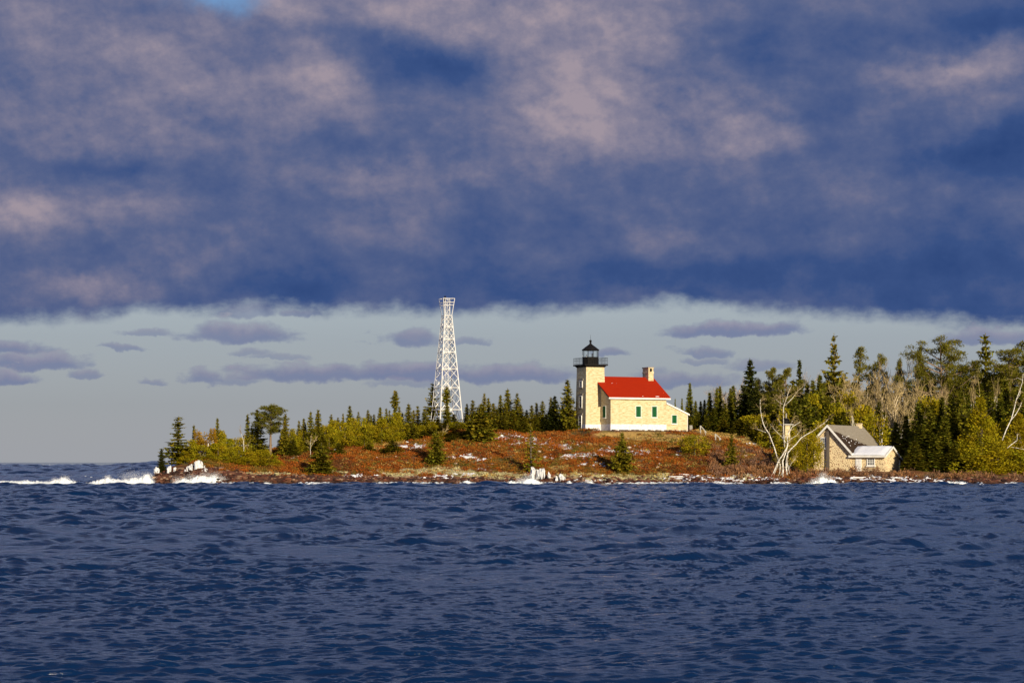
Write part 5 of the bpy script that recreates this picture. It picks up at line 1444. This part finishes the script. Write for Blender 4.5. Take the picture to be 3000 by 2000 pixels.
stem_tree('leaning_birch', 'slender white birch leaning out over the great cedars at the right edge', 'birch', 333.0, [
    ([(1752, 1075), (1790, 975), (1840, 870), (1870, 760), (1885, 690), (1920, 600), (1945, 520), (1952, 440)], .17, .045),
    ([(1830, 890), (1880, 830), (1920, 760), (1938, 715)], .13, .06),
    ([(1885, 690), (1915, 650), (1930, 600)], .06, .03),
    ([(1948, 500), (1900, 480), (1840, 500)], .05, .02)], 1.0, M['birch_bark'], 8, (2400, 960, 3.267))
stem_tree('fallen_birch', 'broken white birch limb hooked out low beside the leaning birch', 'birch', 333.5, [
    ([(1800, 1150), (1840, 1115), (1895, 1075), (1895, 1015)], .12, .05), ([(1840, 1140), (1900, 1150), (1975, 1165)], .07, .04)], .5, M['birch_bark'], 9, (2400, 960, 3.267))
stem_tree('dead_snag', 'bare white dead snag among the golden cedars on the rocky point', 'snag', 331.0, [
    ([(1230, 985), (1233, 900), (1228, 830), (1215, 780), (1200, 730)], .11, .03), ([(1232, 890), (1255, 880), (1285, 870)], .04, .02), ([(1228, 830), (1240, 790), (1245, 760)], .03, .015)], .6, M['birch_bark'], 10, (400, 1080, 3.92))
stem_tree('forked_birch', 'small forked birch at the foot of the rusty slope below the lattice tower', 'birch', 352.0, [
    ([(1548, 865), (1550, 820), (1575, 760), (1600, 700)], .08, .03), ([(1530, 840), (1545, 770), (1565, 730)], .07, .03)], 1.0, M['birch_bark'], 12, (900, 1080, 3.92))
stem_tree('bare_sapling', 'thin bare sapling with pale stem left of the broad pale spruce', 'sapling', 335.0, [
    ([(2000, 1005), (1998, 940), (1995, 870), (2005, 800)], .07, .02), ([(1996, 900), (2030, 850), (2050, 820)], .03, .015)], 1.4, M['birch_bark'], 13, (400, 1080, 3.92))
# ------------------------------------------------------------------ ground vegetation that nobody could count
def scatter(n, box, seed):
    r = np.random.default_rng(seed)
    pxs = r.uniform(box[0], box[1], n); ts = r.uniform(box[2], box[3], n)
    Y = SH(pxs) + ts; X = (pxs - 1500) / F * Y
    return X, Y, r

def shrub_cards(X, Y, Z, rad, hgt, cols, m, r, size=(.13, .26), upr=.7):
    """m sprays for each shrub, in a low mound; the colour belongs to the shrub."""
    n = len(X)
    q = unit3(r.normal(size=(n, m, 3))) * (r.random((n, m, 1)) ** .5)
    q[..., 2] = np.abs(q[..., 2])
    P = np.stack([X, Y, Z - .05], 1)[:, None, :] + q * np.stack([rad, rad, hgt], 1)[:, None, :]
    D = unit3(q * np.array([.8, .8, .3]) + np.array([0, 0, upr]) + r.normal(0, .45, (n, m, 3))) * r.uniform(size[0], size[1], (n, m, 1))
    S = unit3(np.cross(D, r.normal(size=(n, m, 3)))) * r.uniform(.035, .08, (n, m, 1))
    Tn = cols[:, None, :] * r.uniform(.6, 1.35, (n, m, 1))
    P, D, S, Tn = (a.reshape(-1, 3) for a in (P, D, S, Tn))
    v = np.stack([P, P + D * .5 + S, P + D, P + D * .5 - S], 1).reshape(-1, 3)
    return v, np.arange(len(v)).reshape(-1, 4), Tn

def in_houses(X, Y):
    lx, ly = local_xy(X, Y, HOUSE_O, HOUSE_R); a = (lx > -3.6) & (lx < 16.6) & (ly > -3.0) & (ly < 12)
    lx, ly = local_xy(X, Y, COT_O, COT_R); b = (lx > -3.6) & (lx < 12.2) & (ly > -.6) & (ly < 17)
    return a | b

def cover(name, n, box, seed, choose, palette, radr, hr, m, size=(.13, .26), upr=.7):
    X, Y, r = scatter(n, box, seed)
    Z = height(X, Y)
    px, py, t_, snow, lich, grass, rock = ground_masks(X, Y, Z)
    keep = (r.random(n) < choose(px, py, t_, snow, lich, grass, rock, X, Y)) & ~in_houses(X, Y) & (Z > .45)
    X, Y, Z = X[keep], Y[keep], Z[keep]
    pal = np.array(palette)
    hue = fbm(X / 4.0, Y / 6.0, seed, 3) * 1.7 - .35 + r.normal(0, .16, len(X))
    i = np.clip(hue, 0, .999) * (len(pal) - 1); i0 = i.astype(int); f = (i - i0)[:, None]
    cols = pal[i0] * (1 - f) + pal[np.minimum(i0 + 1, len(pal) - 1)] * f
    cols = cols * r.uniform(.75, 1.25, (len(X), 1))
    sz = np.clip(.05 + 1.9 * fbm(X / 2.4, Y / 3.2, seed + 9, 3), .35, 1.6)
    rad = r.uniform(*radr, len(X)) * sz; h = r.uniform(*hr, len(X)) * sz
    v, f_, tn = shrub_cards(X, Y, Z, rad, h, cols, m, r, size, upr)
    o = link(name, new_mesh(name, v, f_, M['shrub'], False, tn))
    tag(o, kind='stuff'); print(name, len(f_)); return o

free = lambda s, l, g, k: (1 - .72 * s) * (1 - .92 * l) * (1 - .95 * k)
o = cover('heath_shrubs', 15000, (560, 2330, 5, 56), 31,
      lambda px, py, t, s, l, g, k, X, Y: free(s, l, g, k) * (1 - .93 * g) * np.clip(.25 + 1.5 * fbm(X / 3.5, Y / 5, 77, 3), 0, 1) * np.where(px > 2150, .6, 1),
      [(.10, .040, .012), (.19, .052, .009), (.28, .072, .009), (.23, .092, .013), (.15, .088, .017)], (.38, .80), (.22, .52), 34)
tag(o, 'rust red heath and juniper shrubs covering the slope below lighthouse and spruces', 'shrubs')
o = cover('olive_junipers', 4200, (560, 2330, 6, 54), 32,
      lambda px, py, t, s, l, g, k, X, Y: free(s, l, g, k) * (fbm(X / 5, Y / 7, 99, 3) > .53) * .9,
      [(.085, .08, .014), (.13, .11, .018), (.16, .11, .02)], (.4, .8), (.2, .5), 34)
tag(o, 'olive green low junipers mixed among the rust red heath', 'shrubs')
o = cover('dry_grass', 9000, (1000, 2330, 5, 56), 33,
      lambda px, py, t, s, l, g, k, X, Y: np.clip(g * .9 + .04 + .5 * (fbm(X / 4, Y / 5, 123, 3) > .60), 0, 1) * (1 - s) * (1 - k),
      [(.34, .20, .05), (.42, .29, .09), (.30, .20, .07)], (.25, .5), (.12, .30), 12, (.16, .30), 1.4)
tag(o, 'tan dry grass tufts below the stone wall and on the bank', 'grass')
o = cover('bare_brush', 2600, (2080, 3100, 5, 34), 34,
      lambda px, py, t, s, l, g, k, X, Y: (1 - s) * (1 - .9 * k) * np.where(px < 2320, np.where(t < 24, .9, .25), np.where(px < 2700, np.where(t < 10, .5, .04), .25 * (t < 12))),
      [(.15, .085, .06), (.19, .10, .055), (.24, .12, .05), (.17, .06, .03)], (.4, .8), (.45, 1.15), 44, (.25, .5), 1.5)
tag(o, 'leafless brown brush along the bank around birch and cottage', 'brush')
o = cover('lichen_tufts', 5200, (700, 2330, 1.5, 16), 35,
      lambda px, py, t, s, l, g, k, X, Y: np.clip(l * .9, 0, 1),
      [(.42, .36, .18), (.50, .46, .26), (.36, .30, .12)], (.2, .42), (.10, .26), 12, (.12, .22), .5)
tag(o, 'pale straw-coloured lichen and grass band above the shore rocks', 'lichen')

# ------------------------------------------------------------------ rocks along the shore
def boulder_field(name, n, box, seed, pal, size, choose, mat, lift=.1):
    X, Y, r = scatter(n, box, seed); Z = height(X, Y)
    px, py, t_, snow, lich, grass, rock = ground_masks(X, Y, Z)
    keep = (r.random(n) < choose(px, t_, snow, lich, rock)) & ~in_houses(X, Y)
    X, Y, Z = X[keep], Y[keep], Z[keep]; n = len(X)
    # icosahedron, roughly deformed
    g = (1 + 5 ** .5) / 2
    iv = np.array([(-1, g, 0), (1, g, 0), (-1, -g, 0), (1, -g, 0), (0, -1, g), (0, 1, g), (0, -1, -g), (0, 1, -g), (g, 0, -1), (g, 0, 1), (-g, 0, -1), (-g, 0, 1)]); iv = unit3(iv)
    fi = np.array([(0, 11, 5), (0, 5, 1), (0, 1, 7), (0, 7, 10), (0, 10, 11), (1, 5, 9), (5, 11, 4), (11, 10, 2), (10, 7, 6), (7, 1, 8), (3, 9, 4), (3, 4, 2), (3, 2, 6), (3, 6, 8), (3, 8, 9), (4, 9, 5), (2, 4, 11), (6, 2, 10), (8, 6, 7), (9, 8, 1)])
    s = r.uniform(size[0], size[1], n) * r.uniform(.6, 1.5, n)
    sc = np.stack([s * r.uniform(.8, 1.7, n), s * r.uniform(.7, 1.2, n), s * r.uniform(.4, .75, n)], 1)
    V = iv[None] * r.uniform(.72, 1.18, (n, 12, 1)) * sc[:, None, :]
    a = r.uniform(0, 6.28, n); ca, sa = np.cos(a)[:, None], np.sin(a)[:, None]
    V = np.stack([V[..., 0] * ca - V[..., 1] * sa, V[..., 0] * sa + V[..., 1] * ca, V[..., 2]], -1)
    V += np.stack([X, Y, Z + lift * s], 1)[:, None, :]
    pal = np.array(pal); col = pal[r.integers(0, len(pal), n)] * r.uniform(.7, 1.3, (n, 1))
    wet = sstep(Z, .9, .25)[:, None]; col = col * (1 - .75 * wet)
    tn = np.repeat(col, 20, 0)
    f = (np.arange(n) * 12)[:, None, None] + fi[None]
    o = link(name, new_mesh(name, V.reshape(-1, 3), f.reshape(-1, 3), mat, False, tn)); tag(o, kind='stuff'); print(name, n); return o
o = boulder_field('shore_rocks', 5200, (430, 3150, -1.5, 8), 41, [(.14, .052, .028), (.09, .034, .022), (.19, .090, .050), (.03, .016, .013), (.26, .17, .11), (.085, .028, .018), (.05, .02, .015)], (.09, .34),
              lambda px, t, s, l, k: np.clip(k + .1, 0, 1) * .8, M['ground'])
tag(o, 'dark red conglomerate rocks and cobbles lining the waterline', 'rocks')
o = boulder_field('slope_stones', 420, (900, 2330, 6, 44), 42, [(.34, .24, .17), (.42, .34, .26), (.28, .16, .11)], (.12, .30), lambda px, t, s, l, k: .55, M['ground'])
tag(o, 'pale scattered stones showing between the heath shrubs', 'rocks')
# thin snow caught on twigs and stones
X, Y, r = scatter(9000, (900, 2900, 3, 46), 44)
Z = height(X, Y); px, py, t_, snow, lich, grass, rock = ground_masks(X, Y, Z)
near = sstep(patch(px, py, [(a, b, c * 1.35, d * 1.6) for a, b, c, d in SNOWP]) + 1.2 * (fbm(X / 2, Y / 3, 55, 3) - .5), -.3, .3)
keep = (r.random(len(X)) < near * .16 + .002) & ~in_houses(X, Y)
X, Y, Z = X[keep], Y[keep], Z[keep]; n = len(X); s = r.uniform(.07, .22, n)
V = np.stack([np.stack([X + s * 1.8 * math.cos(a) * r.uniform(.7, 1.2, n), Y + s * math.sin(a) * r.uniform(.7, 1.2, n), Z + r.uniform(.02, .12, n)], 1) for a in (0, 1.2, 2.5, 3.7, 5)] + [np.stack([X, Y, Z + s * .7 + .12], 1)], 1)
f = (np.arange(n) * 6)[:, None, None] + np.array([(0, 1, 5), (1, 2, 5), (2, 3, 5), (3, 4, 5), (4, 0, 5)])[None]
tag(link('snow_flecks', new_mesh('snow_flecks', V.reshape(-1, 3), f.reshape(-1, 3), M['snow'])), 'thin broken snow lying among the shrubs and beach stones', 'snow', kind='stuff')

# driftwood logs capped with snow on the beach
def log(px, py, w, ang, label, r0=.13):
    Y = Y_at(px, py); p = at(px, py, Y); L = w * Y / F
    e = empty('driftwood_log', (p[0], p[1], ground_z(p[0], p[1]) + r0 * .7), R(ang)); tag(e, label, 'log', 'driftwood on the beach')
    rr = random.Random(int(px)); pts = [(-L / 2 + L * q / 5, rr.uniform(-.08, .08), rr.uniform(-.03, .05)) for q in range(6)]
    MB().tube(pts, [r0 * .8, r0, r0 * .95, r0 * .9, r0 * .75, r0 * .5], 7).build('wood', M['grey_wood'], e, True)
    MB().loft([[(x, y - r0 * .75, z + r0 * .55), (x, y - r0 * .3, z + r0 * 1.25), (x, y + r0 * .3, z + r0 * 1.25), (x, y + r0 * .75, z + r0 * .55)] for x, y, z in pts[:-1]]).build('snow_cap', M['snow'], e, True)
log(2520, 1401, 58, 4, 'long snow-capped driftwood log on the beach below the cottage gable')
log(2552, 1396, 18, -10, 'short snow-capped driftwood piece above the long log')
log(2000, 1393, 60, 6, 'dark driftwood log edged with snow on the red shore below the dwelling')
log(1985, 1399, 50, -4, 'second driftwood log nearer the water on the red shore')
log(2620, 1402, 40, -3, 'snowy driftwood log on the stony beach below the cottage wing')

# ------------------------------------------------------------------ ice and foam
CRESTS = []
def ridge(name, tops, base, Y, depth, mat, seed, flute=0.0, rough=.12, step=.09, label=None, cat=None, group=None, gap=0.0, zoff=-.25):
    """A heap following a crest line: tops = [(px, py)], its foot at row `base`."""
    pxs = [a for a, _ in tops]; x0 = at(pxs[0], base, Y)[0]; x1 = at(pxs[-1], base, Y)[0]
    n = max(6, int((x1 - x0) / step)); xs = np.linspace(x0, x1, n)
    px = 1500 + xs * F / Y
    zc = HC - (np.interp(px, pxs, [b for _, b in tops]) - HOR) * Y / F
    if mat is M['foam']: zc = zc + .14
    zb = HC - (base - HOR) * Y / F + zoff
    m = 15; ths = np.linspace(0, math.pi, m)
    Xv = np.repeat(xs[:, None], m, 1)
    c = np.cos(ths)[None]; s_ = np.sin(ths)[None]
    hh = np.maximum(zc - zb, .06)[:, None]
    taper = np.minimum(1, np.minimum(np.arange(n), np.arange(n)[::-1]) / (n * .10 + 1))[:, None] ** .5
    Yv = Y - c * depth * (.6 + .4 * taper) * .5 * np.ones_like(Xv)
    Zv = zb + hh * s_ ** .75 * (.35 + .65 * taper)
    n1 = fbm(Xv / .55 + seed, Yv / .7 + Zv * .8, seed, 6, .62) - .5
    n3 = np.abs(fbm(Xv / .38 + seed, Zv / .30 + Yv * .5, seed + 2, 4, .6) - .5)
    n2 = fbm(Xv / .20 + seed, Zv * .22 + 3, seed + 5, 4, .6) - .5
    Zv = Zv + (n1 * rough * 3.2 - n3 * rough * 3.0) * s_ * np.minimum(hh, 1) + n2 * flute * s_ * .9
    Yv = Yv + n1 * rough * 3.5 + n3 * rough * 3 + n2 * flute * 1.8
    Zv[:, 0] = zb; Zv[:, -1] = zb
    v = np.stack([Xv.ravel(), Yv.ravel(), Zv.ravel()], 1)
    ix = np.arange(n * m).reshape(n, m)
    q = np.stack([ix[:-1, :-1].ravel(), ix[1:, :-1].ravel(), ix[1:, 1:].ravel(), ix[:-1, 1:].ravel()], 1)
    if gap > 0:
        cx = v[q].mean(1); keep = fbm(cx[:, 0] / .35, cx[:, 2] / .12 + cx[:, 1], seed + 3, 4) > gap
        q = q[keep]
    o = link(name, new_mesh(name, v, q, mat, mat is M['foam']))
    if mat is M['foam']: CRESTS.append((tops, Y, n))
    if label: tag(o, label, cat, group)
    return o

def droplets(name, pts, n, seed, spread, size=(.02, .07)):
    """Thrown spray: small drops round a list of (px, py, Y, radius)."""
    r = np.random.default_rng(seed); V = []; 
    tet = np.array([(1, 1, 1), (1, -1, -1), (-1, 1, -1), (-1, -1, 1)]) / 1.7
    k = np.array(pts); i = r.integers(0, len(k), n)
    c = np.array([at(*k[j, :3]) for j in i]); rad = k[i, 3]
    c = c + r.normal(size=(n, 3)) * rad[:, None] * np.array([1, .5, .65]) * spread
    s = np.exp(r.uniform(math.log(size[0]), math.log(size[1]), n))
    V = c[:, None, :] + tet[None] * s[:, None, None] * r.uniform(.7, 1.3, (n, 4, 1))
    f = (np.arange(n) * 4)[:, None, None] + np.array([(0, 1, 2), (0, 3, 1), (0, 2, 3), (1, 3, 2)])[None]
    return V.reshape(-1, 3), f.reshape(-1, 3)

ICE = 'ice-coated shore rocks'
def icefall(tops, base, Y, depth, seed, label, n=60):
    """Frozen spray: packed tapering columns of ice hanging over a rock, following a crest line."""
    r = np.random.default_rng(seed); mb = MB(); pxs = [a for a, _ in tops]
    rk = MB()
    for i in range(n):
        px = r.uniform(pxs[0], pxs[-1]); u = r.random()
        y = Y - depth / 2 + depth * u
        crest = np.interp(px, pxs, [b for _, b in tops]); b_ = base - 6 * u
        x, _, zt_ = at(px, crest + r.uniform(0, .45) * (b_ - crest) * (1 - .7 * u), y); zb_ = at(px, b_ + r.uniform(-6, 4), y)[2] - .1
        h = max(zt_ - zb_, .12); rr = r.uniform(.05, .15)
        if fbm(np.array([px / 7.]), np.array([seed * 3.3]), seed, 2)[0] < .40: continue
        q = r.normal(0, .04, (4, 2))
        flip = r.random() < .45
        prof = [(.25, .0), (.75, .3), (1.0, .72), (.35, 1.0)] if flip else [(1.15, 0), (1.0, .35), (.8, .75), (.25, 1.0)]
        mb.loft([[(x + q[j][0] + rr * f * math.cos(t_) * r.uniform(.75, 1.25), y + q[j][1] + rr * f * math.sin(t_), zb_ + h * g) for t_ in np.linspace(0, 6.283, 7)[:-1]] for j, (f, g) in enumerate(prof)])
    o = mb.build('ice_coating', M['ice'])
    tag(o, label, 'ice', ICE)
icefall([(490, 1370), (498, 1362), (510, 1366), (524, 1372)], 1384, 322.5, 2.2, 3, 'ice sheath on the rock left below the large tiered spruce', 88)
icefall([(538, 1378), (550, 1364), (562, 1358), (572, 1350), (584, 1346), (594, 1352), (602, 1366)], 1386, 322.0, 2.6, 4, 'tallest fluted white ice mass on the rocky point', 166)
icefall([(586, 1388), (592, 1372), (602, 1368), (612, 1374), (622, 1384)], 1394, 320.4, 1.8, 6, 'icicle-fringed white ice just above the splash on the point', 93)
icefall([(452, 1372), (458, 1366), (466, 1372)], 1382, 321.5, 1.4, 8, 'small ice cap at the tip of the rocky point beside the black spruce', 36)
icefall([(650, 1386), (660, 1376), (672, 1384)], 1390, 320.5, 1.2, 9, 'small ice lump right of the splash under the golden cedars', 57)
icefall([(1554, 1388), (1557, 1366), (1566, 1368), (1576, 1376), (1582, 1371), (1594, 1370), (1606, 1378), (1613, 1392)], 1399, 317.6, 2.0, 11, 'big white ice hump with icicles at the middle of the shore', 153)
icefall([(1628, 1398), (1636, 1384), (1646, 1388), (1656, 1400)], 1404, 317.2, 1.4, 12, 'smaller ice hump right of the big white one', 72)

BR = 'breaking waves along the shore'
ridge('breaking_wave', [(-90, 1412), (0, 1411), (30, 1413), (70, 1410), (100, 1413), (140, 1412), (165, 1407), (190, 1400), (205, 1406), (225, 1413), (242, 1419)], 1424, 312, 3.0, M['foam'], 21, 0, .30, .12, 'long white breaker rolling in from the left edge', 'breaking wave', BR)
ridge('breaking_wave', [(246, 1419), (280, 1411), (305, 1404), (316, 1399), (326, 1406), (350, 1408), (385, 1404), (410, 1400), (425, 1392), (436, 1390), (446, 1396), (452, 1406)], 1422, 313, 3.0, M['foam'], 22, 0, .30, .12, 'white breaker rearing up against the tip of the rocky point', 'breaking wave', BR)
ridge('breaking_wave', [(498, 1420), (515, 1410), (535, 1404), (555, 1408), (570, 1398), (590, 1394), (610, 1400), (628, 1393), (640, 1400), (655, 1411), (675, 1416)], 1424, 315.5, 2.6, M['foam'], 23, 0, .32, .10, 'splash bursting over the rocks below the ice on the point', 'breaking wave', BR)
ridge('breaking_wave', [(1502, 1419), (1525, 1411), (1545, 1404), (1560, 1402), (1580, 1412), (1598, 1417)], 1422, 313.4, 2.0, M['foam'], 24, 0, .28, .10, 'white splash below the big ice hump', 'breaking wave', BR)
ridge('breaking_wave', [(1440, 1421), (1470, 1414), (1500, 1411), (1520, 1416)], 1423, 312.5, 1.6, M['foam'], 25, 0, .25, .10, 'low foam crest left of the big ice hump', 'breaking wave', BR)
ridge('breaking_wave', [(1690, 1418), (1715, 1411), (1735, 1413), (1752, 1422)], 1424, 312.5, 1.6, M['foam'], 26, 0, .25, .10, 'rounded white foam crest below the white plinth of the lighthouse tower', 'breaking wave', BR)
ridge('breaking_wave', [(1655, 1419), (1668, 1411), (1682, 1419)], 1422, 313, 1.3, M['foam'], 27, 0, .25, .10, 'small white foam tuft right of the ice humps', 'breaking wave', BR)
ridge('breaking_wave', [(1760, 1419), (1800, 1415), (1860, 1417), (1920, 1416), (1945, 1420)], 1422, 313, 1.2, M['foam'], 28, 0, .22, .10, 'thin foam line along the red shore below the dwelling', 'breaking wave', BR)
ridge('breaking_wave', [(1950, 1420), (2000, 1415), (2060, 1417), (2115, 1411), (2125, 1419)], 1422, 313.2, 1.2, M['foam'], 29, 0, .22, .10, 'thin foam line running to the dark ledge left of the birch', 'breaking wave', BR)
ridge('breaking_wave', [(900, 1424), (920, 1418), (955, 1422)], 1426, 311.5, 1.0, M['foam'], 30, 0, .2, .08, 'short white wash on the dark rocks right of the point', 'breaking wave', BR)
ridge('breaking_wave', [(768, 1418), (780, 1413), (797, 1419)], 1421, 312.5, 1.0, M['foam'], 31, 0, .2, .08, 'small foam crest below the domed pine', 'breaking wave', BR)
ridge('breaking_wave', [(1165, 1420), (1185, 1416), (1225, 1415), (1250, 1420)], 1422, 312.5, 1.0, M['foam'], 32, 0, .2, .08, 'wash of foam on the rocks below the lattice tower', 'breaking wave', BR)
ridge('breaking_wave', [(1350, 1418), (1368, 1408), (1385, 1418)], 1421, 313, 1.2, M['foam'], 33, 0, .25, .08, 'small breaking crest right of the lattice tower rocks', 'breaking wave', BR)
ridge('breaking_wave', [(2352, 1422), (2380, 1410), (2400, 1402), (2412, 1396), (2425, 1402), (2445, 1412), (2460, 1420)], 1424, 313.6, 1.8, M['foam'], 34, 0, .32, .10, 'white splash on the rocks below the round cedar', 'breaking wave', BR)
ridge('breaking_wave', [(2745, 1417), (2780, 1412), (2810, 1411), (2840, 1417)], 1420, 312, 1.5, M['foam'], 35, 0, .22, .10, 'white crest below the great golden cedar', 'breaking wave', BR)
ridge('breaking_wave', [(2560, 1422), (2590, 1418), (2640, 1420)], 1424, 312, 1.0, M['foam'], 36, 0, .2, .08, 'thin foam on the beach below the cottage wing', 'breaking wave', BR)

vs, fs_, off = [], [], 0
for q_, (pts, Yq, n) in enumerate(CRESTS):
    L = (pts[-1][0] - pts[0][0]) / 18.9; r = np.random.default_rng(q_ + 70)
    pp = np.interp(np.linspace(pts[0][0], pts[-1][0], 40), [a for a, _ in pts], [b for _, b in pts])
    cl = [(x, y + 1.5, Yq - .2, .22) for x, y in zip(np.linspace(pts[0][0], pts[-1][0], 40), pp)]
    v, f = droplets('x', cl, int(200 * L), q_ + 90, 1.0, (.010, .042))
    vs.append(v); fs_.append(f + off); off += len(v)
for (pts, n, sd, spd, sz) in [
        ([(370, 1398, 313, .9), (385, 1394, 313, 1.0), (400, 1396, 313, .8), (432, 1392, 313, .6), (316, 1398, 313, .4)], 4500, 1, .8, (.006, .026)),
        ([(520, 1406, 315.5, .7), (560, 1400, 315.5, .8), (600, 1393, 315.5, .8), (630, 1393, 315.5, .7), (650, 1404, 315.5, .6)], 6500, 2, .7, (.006, .026)),
        ([(1545, 1402, 313.6, .8), (1560, 1398, 313.6, .7), (1525, 1408, 313.6, .5)], 4000, 3, .75, (.006, .026)),
        ([(2405, 1398, 313.6, .6), (2412, 1390, 313.6, .5), (2430, 1402, 313.6, .6), (2385, 1408, 313.6, .5)], 4000, 4, .7, (.006, .026)),
        ([(190, 1400, 312, .5), (160, 1407, 312, .5)], 1500, 5, .7, (.006, .026))]:
    v, f = droplets('x', pts, n, sd, spd, sz)
    vs.append(v); fs_.append(f + off); off += len(v)
tag(link('spray', new_mesh('spray', np.concatenate(vs), np.concatenate(fs_), M['spray'])), 'fine white spray thrown up where the waves hit the rocks', 'spray', kind='stuff')

# wash of loose foam along the whole waterline, and whitecaps out on the lake
def wash(name, items, seed):
    r = np.random.default_rng(seed); V = []; Fc = []; off = 0
    for (px, Y, w, d, z) in items:
        X = (px - 1500) / F * Y; k = 9
        a = np.linspace(0, 2 * math.pi, k, endpoint=False)
        rr = r.uniform(.55, 1.15, k)
        ring = np.stack([X + w * np.cos(a) * rr, Y + d * np.sin(a) * rr, np.full(k, z - .05)], 1)
        V.append(np.concatenate([ring, [[X + w * .1, Y + d * .2, z + min(.22, w * .28)]]]))
        Fc += [(off + i, off + (i + 1) % k, off + k) for i in range(k)]; off += k + 1
    return link(name, new_mesh(name, np.concatenate(V), np.array(Fc), M['foam'], True))
r = np.random.default_rng(3)
items = []
for i in range(2600):
    px = r.uniform(440, 3120)
    if fbm(np.array([px / 60.]), np.array([2.0]), 8, 3)[0] < .47: continue
    items.append((px, float(SH(px)) - r.uniform(.0, 3.0), r.uniform(.1, .45), r.uniform(.08, .3), r.uniform(.12, .48)))
tag(wash('shore_foam', items, 5), 'broken foam washing along the foot of the shore rocks', 'foam', kind='stuff')
items = []
for i in range(46):
    px = r.uniform(-100, 470); Y = math.exp(r.uniform(math.log(380), math.log(2600)))
    s = Y / 700.
    items.append((px, Y, r.uniform(.3, 1.0) * s, r.uniform(.2, .5) * s, .25 + .35 * s ** .5))
for i in range(0):
    px = r.uniform(0, 3000); Y = math.exp(r.uniform(math.log(120), math.log(300)))
    items.append((px, Y, r.uniform(.12, .3), r.uniform(.05, .12), .22))
tag(wash('whitecaps', items, 6), 'scattered small whitecaps out on the open lake', 'whitecaps', kind='stuff')
